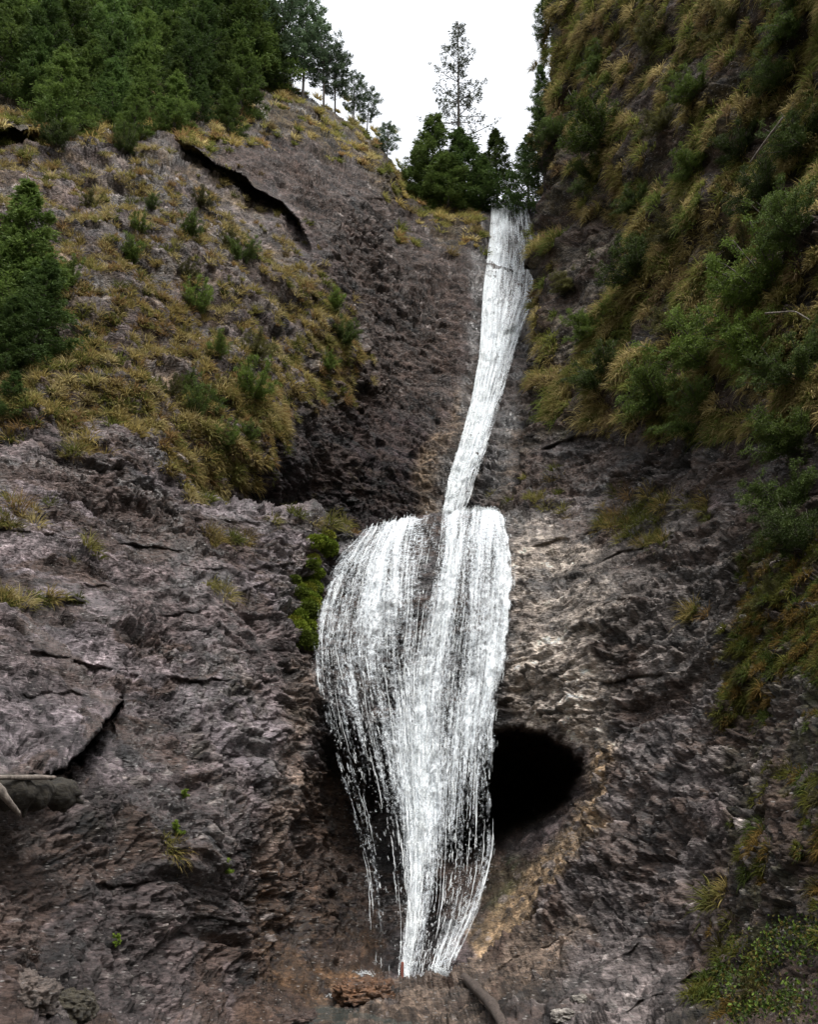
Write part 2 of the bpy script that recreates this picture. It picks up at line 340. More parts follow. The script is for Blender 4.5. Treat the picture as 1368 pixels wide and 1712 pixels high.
def make_sheet(which):
    ev = tps(C1 if which == 1 else C2)
    Y = np.clip(ev(US, VS), 3.2, 40).astype(f4); Y0 = Y.copy(); DM = np.ones_like(Y)
    wob = mask_noise(GU, GV, 22, 1.7 + which) * 4.5 + mask_noise(GU, GV, 7, 9.3) * 1.8
    sdf1 = poly_sdf(GU, GV, FRONT_EDGE)
    if which == 1:
        sd = sdf1 + wob * np.where(GU > 850, 1.3, .55)
        for l, a, w in LEDGES1: Y += vline_push(GU, GV, l, a * (1 if a > .8 else .42), w * (1.2 if a > .8 else 3.4), up=.5); DM *= damp(GU, GV, l)
        n = mask_noise(GU, GV, 26, 4.4) * 7
        # cave and its bowl, the recess behind the thin streams
        cave = poly_sdf(GU, GV, [(700, 1225), (790, 1222), (832, 1218), (870, 1212), (910, 1222), (950, 1250), (975, 1272), (988, 1300), (988, 1330), (975, 1358), (945, 1380), (905, 1398), (865, 1418), (830, 1440), (740, 1480), (700, 1400)]) + n * .25
        soft = 13 + 75 * sstep(1275, 1400, GV + (GU - 900) * .3); Y += 4.0 * sstep(-1, soft, cave) + 2.5 * sstep(8 + soft * .3, 80 + soft * .5, cave)
        bowl = poly_sdf(GU, GV, [(820, 1190), (900, 1200), (975, 1240), (1003, 1290), (1000, 1345), (985, 1400), (950, 1460), (905, 1520), (850, 1560), (800, 1590), (720, 1600), (720, 1200)])
        Y += 1.1 * sstep(-6, 95, bowl) * sstep(1210, 1290, GV)
        DM *= (1 - .6 * sstep(-14, 8, bowl)).astype(f4)
        rec = poly_sdf(GU, GV, [(545, 1180), (620, 1250), (740, 1230), (740, 1560), (700, 1640), (600, 1650), (560, 1600), (520, 1480), (500, 1380), (515, 1270)]) + n
        Y += 1.5 * sstep(-12, 50, rec)
        # hollow of the lower fall below its bulge
        roll = np.clip(1 - sd / 14., 0, 1); Y += .7 * roll**2 * np.where(GU > 850, 1.4, 1)
        mask = sd > 0
    else:
        sk = GV - np.interp(GU, SKYLINE[:, 0], SKYLINE[:, 1]).astype(f4)
        sd = sk + wob * .8
        for l, a, w in LEDGES2: Y += vline_push(GU, GV, l, a, w * 1.5, up=.45); DM *= damp(GU, GV, l)
        chute = poly_sdf(GU, GV, [(812, 330), (885, 330), (900, 450), (890, 560), (845, 680), (815, 800), (800, 870), (735, 870), (750, 790), (785, 680), (800, 560), (808, 440)])
        Y += .35 * sstep(-14, 26, chute)
        roll = np.clip(1 - sd / 16., 0, 1); Y += 1.0 * roll**2
        mask = (sd > 0) & (sdf1 < 70)
    P = unproj(GU, GV, Y); PB = unproj(GU, GV, Y0)
    # base normals
    PS = unproj(GU, GV, Y0 * .75 + Y * .25); du = np.gradient(PS, axis=1); dv = np.gradient(PS, axis=0)
    Nn = np.cross(dv, du); Nn /= np.linalg.norm(Nn, axis=-1, keepdims=True) + 1e-9
    vd = P - CAMP; flip = (Nn * vd).sum(-1) > 0; Nn[flip] *= -1
    idx = np.full(mask.shape, -1, np.int64); m = mask.ravel(); idx.ravel()[m] = np.arange(m.sum())
    return dict(DM=DM, Y=Y, P=P, PB=PB, N=Nn, mask=mask, idx=idx, sd=sd)

S1 = make_sheet(1); S2 = make_sheet(2)

def zone(U, V, pts, soft=16, wob=None):
    return sstep(-soft, soft, poly_sdf(U, V, pts) + (0 if wob is None else wob))

GRASSY2 = [(-200, 225), (60, 235), (200, 225), (330, 235), (440, 330), (500, 400), (540, 470), (600, 520), (620, 590), (560, 680), (470, 700), (420, 820), (340, 830), (280, 740), (200, 690), (0, 740), (-200, 760)]
def finish(S, which):
    m = S['mask']; U = GU[m]; V = GV[m]; P = S['PB'][m]; PT = S['P'][m]; N = S['N'][m]
    wn_ = fbm(np.stack([U / 45, V / 45, np.full(U.shape, .5 + which)], -1), 4) * 26
    wz = fbm(P * .35, 3, seed=5) * 1.1
    up = np.array([0, 0, 1.])
    # bedding coordinate, tilt varies
    tilt = np.where(U < 600, .10, -.16) if which == 1 else np.full(U.shape, .35)
    b = P[:, 2] + P[:, 0] * tilt - P[:, 1] * .1 + fbm(P * .5, 3, seed=2) * .45
    Q = np.stack([P[:, 0] * .55, P[:, 1] * .55, b * 2.3], -1)
    d = np.zeros(len(U), f4); col = np.zeros((len(U), 3), f4) + np.array([.158, .128, .126], f4)
    wet = np.full(len(U), .45, f4); grit = np.full(len(U), .8, f4)
    # --- how much bedding, lumps, stones each place has
    if which == 1:
        zl = zone(U, V, [(-300, 720), (600, 850), (560, 1260), (480, 1420), (-300, 1400)], 40, wn_)              # bedded slab
        zll = zone(U, V, [(-300, 1330), (480, 1330), (470, 1500), (420, 2500), (-300, 2500)], 50, wn_)            # rough stony slab
        zr = zone(U, V, [(835, 850), (1100, 830), (1280, 900), (1210, 1150), (1000, 1230), (820, 1210)], 22, wn_)   # pale bedded rock
        zlr = zone(U, V, [(1000, 1240), (1230, 1150), (1180, 1500), (1150, 1712), (1150, 2500), (500, 2500), (560, 1680), (760, 1640), (900, 1540), (1000, 1420)], 26, wn_)
        zfr = zone(U, V, [(1240, 860), (1600, 800), (1600, 2500), (1100, 2500), (1160, 1600), (1200, 1300), (1190, 1050)], 34, wn_)
        zw = zone(U, V, [(835, 850), (930, 730), (1600, 700), (1600, -300), (850, -300)], 26, wn_ * .6)                  # right wall
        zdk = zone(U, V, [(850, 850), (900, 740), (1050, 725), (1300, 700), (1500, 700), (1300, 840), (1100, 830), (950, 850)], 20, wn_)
        zfall = zone(U, V, [(560, 880), (690, 868), (850, 850), (860, 1200), (830, 1500), (700, 1640), (560, 1620), (520, 1250), (530, 1000)], 14, wn_ * .3)
        zbr = zone(U, V, [(500, 1280), (600, 1260), (640, 1640), (560, 1712), (500, 2300), (400, 2300), (400, 1600), (430, 1480), (480, 1400)], 20, wn_)
        ztan = zone(U, V, [(860, 870), (905, 880), (990, 900), (1050, 1000), (1010, 1100), (1030, 1250), (1010, 1300), (985, 1270), (930, 1215), (835, 1190)], 20, wn_)
        zcf = zone(U, V, [(975, 1225), (1030, 1250), (1025, 1400), (960, 1470), (900, 1540), (800, 1610), (780, 1560), (850, 1480), (960, 1370), (990, 1320)], 12, wn_ * .4)
        zfg = zone(U, V, [(440, 2400), (470, 1690), (640, 1665), (760, 1625), (900, 1570), (1000, 1520), (950, 1620), (850, 1712), (820, 2400)], 18, wn_)
    else:
        zl = zone(U, V, [(-300, 700), (200, 680), (300, 760), (340, 850), (-300, 1000)], 30, wn_)
        zg = zone(U, V, GRASSY2, 24, wn_)
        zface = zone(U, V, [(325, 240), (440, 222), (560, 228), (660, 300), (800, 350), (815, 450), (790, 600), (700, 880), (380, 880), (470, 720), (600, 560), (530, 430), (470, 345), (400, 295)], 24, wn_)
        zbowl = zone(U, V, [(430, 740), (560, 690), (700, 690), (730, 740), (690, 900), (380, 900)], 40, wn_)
        zslab = zone(U, V, [(318, 268), (385, 312), (435, 352), (480, 412), (525, 485), (480, 500), (420, 420), (360, 345)], 10, wn_ * .3)
        zch = zone(U, V, [(690, 900), (712, 780), (745, 700), (800, 600), (830, 700), (760, 900)], 14, wn_ * .6)
        zch2 = zone(U, V, [(800, 900), (830, 720), (880, 560), (960, 560), (960, 900)], 12, wn_ * .6)
        ztop = zone(U, V, [(-300, 0), (430, 120), (560, 170), (640, 240), (700, 320), (800, 345), (760, 420), (660, 330), (600, 270), (500, 230), (440, 215), (200, 225), (-300, 220)], 14, wn_ * .6)
    if which == 1:
        bed = np.clip(zl + .55 * zll + .9 * zr + .6 * zlr + .35 * zfr + .7 * zdk + .25, 0, 1)
        stones = np.clip(.25 + .75 * zll + .9 * zlr + .8 * zfr + .5 * zdk + .3 * zcf, 0, 1) * (1 - .6 * zw * (1 - zdk))
        lump = np.clip(.12 + .75 * zw + .25 * zfr + .2 * zll + .2 * zlr, 0, 1)
    else:
        bed = np.clip(.35 + .5 * zl + .3 * zface - .5 * zslab, 0, 1); stones = np.clip(.3 + .4 * zg + .2 * zface - .3 * zbowl, 0, 1); lump = np.clip(.35 + .3 * zg, 0, 1)
    # --- displacement
    d += lump * (fbm(P * .45, 3, seed=21) * .55 + fbm(P * 1.3, 3, seed=22) * .22)
    d += (fbm(P * 1.1, 4, seed=3) * .10 + fbm(P * 3.6, 4, seed=4) * .055)
    m1 = np.clip(fbm(Q * .55, 2, seed=31) * 1.2 + .55, 0, 1); m2 = np.clip(fbm(Q * .9, 2, seed=33) * 1.4 + .4, 0, 1)
    k1 = b * 1.55 + fbm(Q * .8, 4, seed=41) * .8; f1 = 1 - (k1 - np.floor(k1))
    k2 = b * 4.2 + fbm(Q * 1.4, 4, seed=43) * 1.1; f2 = 1 - (k2 - np.floor(k2))
    edge = lambda f: f * sstep(1.0, .90, f)
    k3 = b * 9.5 + fbm(Q * 2.6, 4, seed=47) * 1.6; f3 = 1 - (k3 - np.floor(k3)); m3 = np.clip(fbm(P * 1.6, 3, seed=35) * 1.6 + .45, 0, 1)
    d += bed * (.10 * m1 * edge(f1) + .07 * m2 * edge(f2) + .055 * m3 * edge(f3))
    d += bed * .03 * ridged(Q * 3.4, 4, .6, seed=51) + .02 * ridged(P * 5.5, 4, .6, seed=52)
    pit = np.clip(fbm(np.stack([P[:, 0] * 3.2, P[:, 1] * 3.2, b * 7.5], -1), 4, .62, seed=58) - .12, 0, 1); d -= .09 * pit * (1 if which == 1 else .8)
    d += .014 * fbm(P * 17, 4, .7, seed=56)
    WQ = P + np.stack([fbm(P * 1.5, 3, seed=131), fbm(P * 1.5, 3, seed=132), fbm(P * 1.5, 3, seed=133)], -1) * .16
    wb = WQ[:, 2] + WQ[:, 0] * tilt
    CQ = np.stack([WQ[:, 0], WQ[:, 1], wb * 2.4], -1)
    c1, ci1, cj1 = chips(CQ * 1.5, 5.3); c2, ci2, cj2 = chips(CQ * 4.1, 17.9)
    CR = np.stack([P[:, 0], P[:, 1], (P[:, 2] + P[:, 0] * tilt) * 1.6], -1) + (WQ - P) * .5; c3, ci3, cj3 = chips(CR * 9.5, 2.2)
    rg_ = np.clip(.62 + fbm(P * .55, 3, seed=141), .42, 1.2) * (1 - .6 * lump * (0 if which == 2 else 1))
    smooth_ = zslab if which == 2 else 0 * rg_
    rg_ = rg_ * (1 - .6 * smooth_)
    c4, ci4, cj4 = chips(P * 21 + 3.3); near = np.clip(1.5 - P[:, 1] / 11, 0, 1) if which == 1 else 0 * c4; d += near * (.016 * c4 + .006 * fbm(P * 48, 3, .7, seed=161))
    d += rg_ * (.125 * c1 + .062 * c2 + .026 * c3)
    d -= rg_ * (.05 * np.clip(1 - cj1 / .07, 0, 1) + .022 * np.clip(1 - cj2 / .10, 0, 1))
    PW_ = P + np.stack([fbm(P * 2, 2, seed=61), fbm(P * 2, 2, seed=62), fbm(P * 2, 2, seed=63)], -1) * .07
    h1, i1 = pebbles(PW_ * 4.2, .22, .62, .55, 3.3); h2, i2 = pebbles(PW_ * 9.5, .25, .60, .7, 8.1)
    pm = np.clip(fbm(P * .9, 3, seed=71) * 1.5 + .72, 0, 1) * stones
    d += pm * (h1 / 4.2 * .8 + h2 / 9.5 * 1.0)
    # --- colour
    g = (fbm(Q * 1.2, 5, .6, seed=81))[:, None]; g2 = fbm(P * 3.1, 4, seed=82)[:, None]; g3 = fbm(P * .6, 3, seed=83)[:, None]
    def mixc(c, w, a):
        w = np.clip(w, 0, 1)[:, None]; return c * (1 - w) + np.array(a, f4) * w
    if which == 1:
        col = mixc(col, zl * np.clip(.6 + g3[:, 0], 0, 1) * .8, (.225, .205, .222))
        col = mixc(col, zll, (.098, .080, .078)); col = mixc(col, zlr, (.150, .132, .126)); col = mixc(col, zr, (.19, .17, .155))
        col = mixc(col, ztan * np.clip(.8 + g[:, 0] * .9, 0, 1), (.66, .59, .50)); col = mixc(col, zfr * .9, (.060, .047, .034))
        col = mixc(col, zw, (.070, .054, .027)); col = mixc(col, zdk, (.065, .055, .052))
        zst = zone(U, V, [(1245, 950), (1300, 900), (1410, 900), (1410, 1150), (1330, 1120), (1260, 1180), (1215, 1220), (1210, 1130), (1240, 1040)], 16, wn_); col = mixc(col, zst * .8, (.10, .085, .025))
        gp = zone(U, V, [(950, 350), (1040, 370), (1030, 470), (1000, 540), (930, 640), (905, 620), (935, 500)], 12, wn_ * .6) + zone(U, V, [(1150, 110), (1200, 70), (1210, 130), (1150, 200), (1090, 240)], 12, wn_)
        col = mixc(col, gp * .85, (.125, .108, .085))
        cg = zone(U, V, [(896, 650), (880, 780), (840, 860), (800, 860), (850, 700)], 14, wn_ * .4); col = mixc(col, cg, (.12, .095, .060))
        col = mixc(col, zfall * .9, (.060, .058, .060)); wet = np.maximum(wet, zfall)
        col = mixc(col, zbr * .85, (.072, .042, .023)); col = mixc(col, zbr * sstep(1450, 1640, V + wn_) * .8, (.085, .050, .024))
        col = mixc(col, zcf, (.33, .24, .14)); col = mixc(col, zfg * .8, (.155, .115, .080))
        te = zone(U, V, [(480, 1100), (525, 1080), (530, 1180), (505, 1300), (470, 1400), (430, 1450), (440, 1300), (470, 1200)], 18, wn_ * .5); col = mixc(col, te * .6, (.25, .19, .14))
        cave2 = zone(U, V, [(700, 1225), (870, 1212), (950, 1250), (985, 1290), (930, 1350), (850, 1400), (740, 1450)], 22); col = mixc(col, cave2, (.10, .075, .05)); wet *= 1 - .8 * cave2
        cm = zone(U, V, [(810, 1430), (870, 1420), (890, 1440), (850, 1500), (800, 1540)], 14, wn_ * .5); col = mixc(col, cm * .8, (.060, .085, .022))
        moss = np.clip(fbm(P * .8, 4, seed=91) * 1.8 - .30, 0, 1) * (.35 * zl + .45 * zll * sstep(.2, .7, fbm(P * .5, 2, seed=95)) + .8 * zfr + .75 * zw)
        wet = np.clip(wet + .5 * ztan + .15 * zl - .45 * zw - .3 * zfr, 0, 1)
    else:
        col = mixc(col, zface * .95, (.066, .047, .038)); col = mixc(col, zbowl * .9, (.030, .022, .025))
        cw = zone(U, V, [(775, 340), (925, 330), (925, 500), (905, 600), (865, 690), (840, 800), (820, 880), (720, 880), (740, 780), (768, 680), (782, 560), (785, 440)], 10, wn_ * .35); col = mixc(col, zslab, (.17, .15, .14))
        col = mixc(col, zg * np.clip(.5 + g2[:, 0], 0, 1) * .75, (.135, .100, .052)); col = mixc(col, ztop * .85, (.11, .085, .035))
        col = mixc(col, zch * .85, (.23, .175, .115)); col = mixc(col, zch2 * .8, (.13, .10, .068))
        lite = zone(U, V, [(180, 270), (280, 260), (300, 340), (250, 380), (150, 350)], 20, wn_) + zone(U, V, [(360, 420), (440, 440), (470, 560), (420, 640), (370, 560)], 16, wn_) + zone(U, V, [(150, 480), (200, 510), (190, 580), (150, 560)], 14, wn_)
        col = mixc(col, lite * .7 * np.clip(.4 + g2[:, 0] * 1.5, 0, 1), (.30, .28, .26))
        li = zone(U, V, [(530, 760), (600, 730), (620, 800), (570, 880), (530, 850)], 16, wn_) * sstep(.45, .8, fbm(P * 4, 3, seed=97)); col = mixc(col, li * .8, (.24, .22, .13))
        moss = np.clip(fbm(P * .9, 4, seed=91) * 1.8 - .2, 0, 1) * (.4 * zg + .5 * ztop)
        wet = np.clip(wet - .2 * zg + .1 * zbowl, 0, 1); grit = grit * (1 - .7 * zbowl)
    if which == 2: col = mixc(col, cw * .8, (.050, .046, .042)); wet = np.maximum(wet, cw)
    moss *= sstep(-.35, .25, fbm(P * 5, 3, seed=92))
    col = col * np.clip(1 + .45 * g + .45 * g2 + .2 * g3, .25, 2.2) * (1 + .5 * fbm(P * 9, 4, .7, seed=88)[:, None])
    col = col * np.where(fbm(Q * 2.2, 4, .6, seed=85) > .28, .62, 1.0)[:, None]           # brown-black mineral stains in the seams
    pc = (h1 > .10) * (pm > .35); pv = ((i1 * 37.1) % 1)
    pv = pv**1.7 * (.55 + .45 * stones); pcol = np.stack([.045 + .50 * pv, .038 + .46 * pv, .037 + .43 * pv], -1)
    ex = (1 - .7 * zw) if which == 1 else 1.0
    col = np.where((pc & (RG.random(len(U)) < 2))[:, None], col * .25 + pcol * .75, col)
    pc2 = (h2 > .16) & (pm > .3) & (((i2 * 91.7) % 1) > .72); col = np.where(pc2[:, None], col * .5 + np.array([.30, .285, .265], f4) * .5, col)
    col = mixc(col, moss * .85, (.055, .060, .015))
    sp = fbm(P * 6.5, 5, .75, seed=111); sp2 = fbm(Q * 4.0, 5, .72, seed=113)
    col = col * (.62 + .5 * ((ci1 * 17.3) % 1) + .35 * (((ci2 * 29.1) % 1) - .5) + .45 * (((ci3 * 53.9) % 1) - .5) + .5 * near * (((ci4 * 71.9) % 1) - .5))[:, None]
    stn = sstep(.02, .16, fbm(Q * 1.1, 5, .65, seed=151)) * ((.75 * (1 - .8 * ztan) * (1 - .8 * zcf)) if which == 1 else .4); col = mixc(col, stn, (.070, .046, .034))
    col = col * (.68 + .65 * sstep(-.25, .35, sp) + .35 * sstep(.0, .5, sp2))[:, None]
    col = col * np.where(sp2 < -.3, .55, 1.0)[:, None]
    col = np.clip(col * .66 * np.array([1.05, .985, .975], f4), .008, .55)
    if which == 1: d = d * np.clip(P[:, 1] / 12.5, .45, 1)
    wp = sstep(-.12, .22, fbm(np.stack([P[:, 0] * .9, P[:, 1] * .9, b * 2.2], -1), 5, .65, seed=171)); wet = np.clip(wet * 1.35 * (.12 + .88 * wp), 0, 1)
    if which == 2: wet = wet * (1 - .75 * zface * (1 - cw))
    wet = np.clip(wet * (.55 + .9 * np.clip(fbm(P * 1.4, 4, .6, seed=120) + .4, 0, 1.3)), 0, 1)
    D = (d * S['DM'][m])[:, None] * N
    Pn = PT + D
    Pf = np.full(S['P'].shape, np.nan); Pf[m] = Pn; S['PF'] = Pf
    # faces
    idx = S['idx']; q = (idx[:-1, :-1] >= 0) & (idx[1:, :-1] >= 0) & (idx[1:, 1:] >= 0) & (idx[:-1, 1:] >= 0)
    faces = np.stack([idx[:-1, :-1][q], idx[1:, :-1][q], idx[1:, 1:][q], idx[:-1, 1:][q]], -1)
    # free edges, carried back into the hillside
    e = np.concatenate([faces[:, [0, 1]], faces[:, [1, 2]], faces[:, [2, 3]], faces[:, [3, 0]]])
    key = np.minimum(e[:, 0], e[:, 1]) * 10**7 + np.maximum(e[:, 0], e[:, 1])
    uq, inv, cnt = np.unique(key, return_inverse=True, return_counts=True)
    be = e[cnt[inv] == 1]
    bv, binv = np.unique(be, return_inverse=True); binv = binv.reshape(be.shape)
    bp_ = Pn[bv]; bu, bvv = U[bv], V[bv]
    r = (bp_ - CAMP); r = r / r[:, 1:2]
    dirv = np.stack([r[:, 0] + np.where(bu > 842, .25, -.05) * (bvv < 846), np.ones(len(bv)), np.where(bvv > 1900, -3.0, np.where((bu > 842) & (bvv < 846), r[:, 2], .05 if which == 1 else np.minimum(.25, r[:, 2] - .3)))], -1)
    if which == 2: dirv[:, 2] = np.where(sky_low(bu, bvv), r[:, 2] * .2, dirv[:, 2])
    verts = [Pn]; cols = [col]; wets = [wet]; grits = [grit]; F = [faces]; prev = bv; base = len(Pn)
    for st in ((.35, 1.1, 3, 7, 15) if True else ()):
        nv = bp_ + dirv * st; nv = nv + fbm(nv * 1.7, 3, seed=13)[:, None] * np.array([.1, .1, .14]) * min(1, st)
        ids = base + np.arange(len(bv)); base += len(bv)
        F.append(np.stack([prev[binv[:, 1]] if prev is bv else (prev[0] + binv[:, 1]), prev[binv[:, 0]] if prev is bv else (prev[0] + binv[:, 0]), ids[0] + binv[:, 0], ids[0] + binv[:, 1]], -1))
        verts.append(nv); cols.append(col[bv]); wets.append(wet[bv]); grits.append(grit[bv]); prev = ids
    me = make_mesh("cliff", np.concatenate(verts), np.concatenate(F), {'Col': np.concatenate(cols), 'wet': np.concatenate(wets), 'grit': np.concatenate(grits)})
    return me
def sky_low(u, v):
    return v > np.interp(u, SKYLINE[:, 0], SKYLINE[:, 1]) + 40
me1 = finish(S1, 1); me2 = finish(S2, 2)
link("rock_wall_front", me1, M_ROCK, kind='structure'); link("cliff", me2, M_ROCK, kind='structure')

def at(u, v, sheet=None):
    """point and base normal of the rock seen at photo pixel u,v"""
    u = np.atleast_1d(np.asarray(u, dtype=np.float64)); v = np.atleast_1d(np.asarray(v, dtype=np.float64))
    iu = np.clip(np.searchsorted(US, u), 0, len(US) - 1); iv = np.clip(np.searchsorted(VS, v), 0, len(VS) - 1)
    P1, P2 = S1['PF'][iv, iu], S2['PF'][iv, iu]; N1, N2 = S1['N'][iv, iu], S2['N'][iv, iu]
    if sheet == 2: return np.where(np.isnan(P2), S2['P'][iv, iu], P2), N2
    if sheet == 1: return np.where(np.isnan(P1), S1['P'][iv, iu], P1), N1
    k = np.isnan(P1[:, :1])
    P = np.where(k, P2, P1); Nn = np.where(k, N2, N1)
    bad = np.isnan(P[:, 0]); P[bad] = S2['P'][iv, iu][bad]
    return P, Nn
#%%VEG%%
# ------------------------------------------------------------------ ground and an unseen valley side added behind the viewer to block low sky light
gx = np.linspace(-260, 260, 105); gy = np.linspace(-260, 260, 105); GX, GY = np.meshgrid(gx, gy)
gp_ = np.stack([GX.ravel(), GY.ravel(), np.zeros(GX.size)], -1)
gz = -0.35 + .12 * fbm(gp_ * .3, 3) + np.clip(-(gp_[:, 1] + 14), 0, 70) * 1.05 * np.clip(1, 0, 1) + fbm(gp_ * .05, 3) * np.clip(-(gp_[:, 1] + 14), 0, 12) * .3
gz = np.minimum(gz, np.where(gp_[:, 1] > 4, -0.6, 99))
gp_[:, 2] = gz
ii = np.arange(105 * 105).reshape(105, 105)
gf = np.stack([ii[:-1, :-1].ravel(), ii[:-1, 1:].ravel(), ii[1:, 1:].ravel(), ii[1:, :-1].ravel()], -1)
gcol = np.array([.05, .05, .028]) * (1 + .4 * fbm(gp_ * .2, 3, seed=4)[:, None])
link("ground", make_mesh("ground", gp_, gf, {'Col': gcol, 'wet': np.zeros(len(gp_)), 'grit': np.full(len(gp_), .6)}), M_ROCK, kind='structure')

# ------------------------------------------------------------------ water
def flow(guides, dens, na, nt, vY, off, sheet, wig=.05, swap=None, seed=0):
    """surface of falling water from guide lines (photo pixels) hung just in front of the rock"""
    T = np.linspace(0, 1, nt); G = []
    for g in guides:
        g = np.array(g, float); tt = (g[:, 1] - g[0, 1]) / (g[-1, 1] - g[0, 1])
        # smooth: interpolate then box-filter
        uu = np.interp(T, tt, g[:, 0]); vv = np.interp(T, tt, g[:, 1]); k = max(3, nt // 22) | 1
        pad = np.pad(uu, k // 2, mode='edge'); uu = np.convolve(pad, np.ones(k) / k, 'valid')
        G.append(np.stack([uu, vv], -1))
    G = np.array(G); S = np.linspace(0, len(guides) - 1, na); a = np.minimum(S.astype(int), len(guides) - 2); f = (S - a)[:, None, None]
    UV_ = G[a] * (1 - f) + G[a + 1] * f                                   # na, nt, 2
    d = np.array(dens, float); ts = np.linspace(0, 1, d.shape[1])
    dd = np.array([np.interp(T, ts, r) for r in d]); DD = dd[a] * (1 - f[:, :, 0]) + dd[a + 1] * f[:, :, 0]
    sN = np.repeat(np.linspace(0, 1, na)[:, None], nt, 1).ravel(); tN = np.tile(T, na); hgt = G[0, -1, 1] - G[0, 0, 1]
    e1 = vnoise(np.stack([tN * hgt / 14, sN * 3, 0 * sN + seed], -1)) * .5 + vnoise(np.stack([tN * hgt / 50, sN * 3, 0 * sN + 5 + seed], -1)) * .5
    e2 = vnoise(np.stack([sN * 34, tN * 9, 0 * sN + 9 + seed], -1)) * .6 + vnoise(np.stack([sN * 9, tN * 9, 0 * sN + 9 + seed], -1)) * .4
    ed = np.minimum(sN, 1 - sN); DD = DD * (sstep(.0, .035, ed - (e1 - .35) * .055) * sstep(0, .008, tN - (e2 - .5) * .016) * sstep(0, .02, 1 - tN - (e2 - .3) * .03)).reshape(na, nt)
    Pr, _ = at(UV_[..., 0].ravel(), UV_[..., 1].ravel(), sheet)
    Yr = Pr[:, 1].reshape(na, nt)
    if vY is not None: Yr = np.minimum(Yr, np.interp(UV_[..., 1], vY[0], vY[1]))
    # lower envelope then smooth
    for _ in range(3):
        p = np.pad(Yr, ((2, 2), (3, 3)), mode='edge')
        Yr = np.minimum.reduce([p[i:i + na, j:j + nt] for i in range(0, 5, 2) for j in range(0, 7, 3)]) if _ == 0 else \
            sum(p[i:i + na, j:j + nt] for i in range(5) for j in range(7)) / 35.
    P = unproj(UV_[..., 0], UV_[..., 1], Yr - off)
    w = np.linalg.norm(P[1:] - P[:-1], axis=-1).mean(); 
    su = np.concatenate([[0], np.cumsum(np.linalg.norm(P[1:] - P[:-1], axis=-1).mean(1))])
    tv = np.concatenate([[0], np.cumsum(np.linalg.norm(P[:, 1:] - P[:, :-1], axis=-1).mean(0))])
    # rippling strands: displacement stretched along the flow, beads across it
    q = np.stack([np.repeat(su[:, None], nt, 1), np.repeat(tv[None], na, 0), np.zeros((na, nt))], -1).reshape(-1, 3)
    wv = fbm(q * np.array([9, .8, 1]), 3, seed=5 + seed) * .6 + fbm(q * np.array([16, 6, 1]), 3, seed=9 + seed) * .4
    P = P.copy(); P[..., 1] -= (wv.reshape(na, nt) * wig)
    return dict(P=P, D=DD, su=su, tv=tv, q=q, G=UV_)
def grid_faces(na, nt):
    i = np.arange(na * nt).reshape(na, nt)
    return np.stack([i[:-1, :-1].ravel(), i[:-1, 1:].ravel(), i[1:, 1:].ravel(), i[1:, :-1].ravel()], -1)
def strands(fl, n, rng, wmin, wmax, lmin, lmax, wander=.02, power=1.3):
    """thin falling threads of water laid on the flow, fewer where it runs thin"""
    P, D = fl['P'], fl['D']; na, nt = D.shape; K = 12
    s = rng.random(n * 3); t0 = rng.random(n * 3) * 1.05 - .05
    L_ = lmin + (lmax - lmin) * rng.random(n * 3)**2
    tm = np.clip(t0 + L_ / 2, 0, 1)
    # favour clumps
    cl = vnoise(np.stack([s * fl['su'][-1] * 14, tm * fl['tv'][-1] * .5, np.zeros(len(s))], -1))
    keep = rng.random(n * 3) < np.clip(D[(s * (na - 1)).astype(int), (tm * (nt - 1)).astype(int)]**power * (.3 + 1.5 * cl), 0, 1)
    s, t0, L_ = s[keep][:n], t0[keep][:n], L_[keep][:n]; n = len(s)
    k = np.linspace(0, 1, K)[None]; T = np.clip(t0[:, None] + L_[:, None] * k, 0, 1)
    Sx = s[:, None] + wander * (vnoise(np.stack([np.repeat(s[:, None] * 300, K, 1), T * fl['tv'][-1] * 1.5, np.zeros((n, K))], -1).reshape(-1, 3)).reshape(n, K) - .5)
    a = np.clip(Sx * (na - 1), 0, na - 1.001); b = np.clip(T * (nt - 1), 0, nt - 1.001); ia, ib = a.astype(int), b.astype(int); fa, fb = (a - ia)[..., None], (b - ib)[..., None]
    C = (P[ia, ib] * (1 - fa) + P[ia + 1, ib] * fa) * (1 - fb) + (P[ia, ib + 1] * (1 - fa) + P[ia + 1, ib + 1] * fa) * fb
    C[..., 1] -= rng.random((n, 1)) * .10 + .01
    C += (rng.random((n, K, 3)) - .5) * .014
    w = (wmin + (wmax - wmin) * rng.random((n, 1))**2.5) * np.sin(np.pi * (.06 + .88 * k))**.7 * (.5 + rng.random((n, K)))
    tw = rng.random((n, 1)) * .9 - .45
    side = np.stack([np.cos(tw), np.sin(tw), 0 * tw], -1) * w[..., None]
    bow = np.zeros((n, K, 3)); bow[..., 1] = -w * .7
    V = np.stack([C - side, C + bow, C + side], 2).reshape(-1, 3)          # three across: a bowed thread
    base = (np.arange(n)[:, None] * K + np.arange(K - 1)[None]).ravel() * 3
    F = np.concatenate([np.stack([base, base + 1, base + 4, base + 3], -1), np.stack([base + 1, base + 2, base + 5, base + 4], -1)])
    return V, F
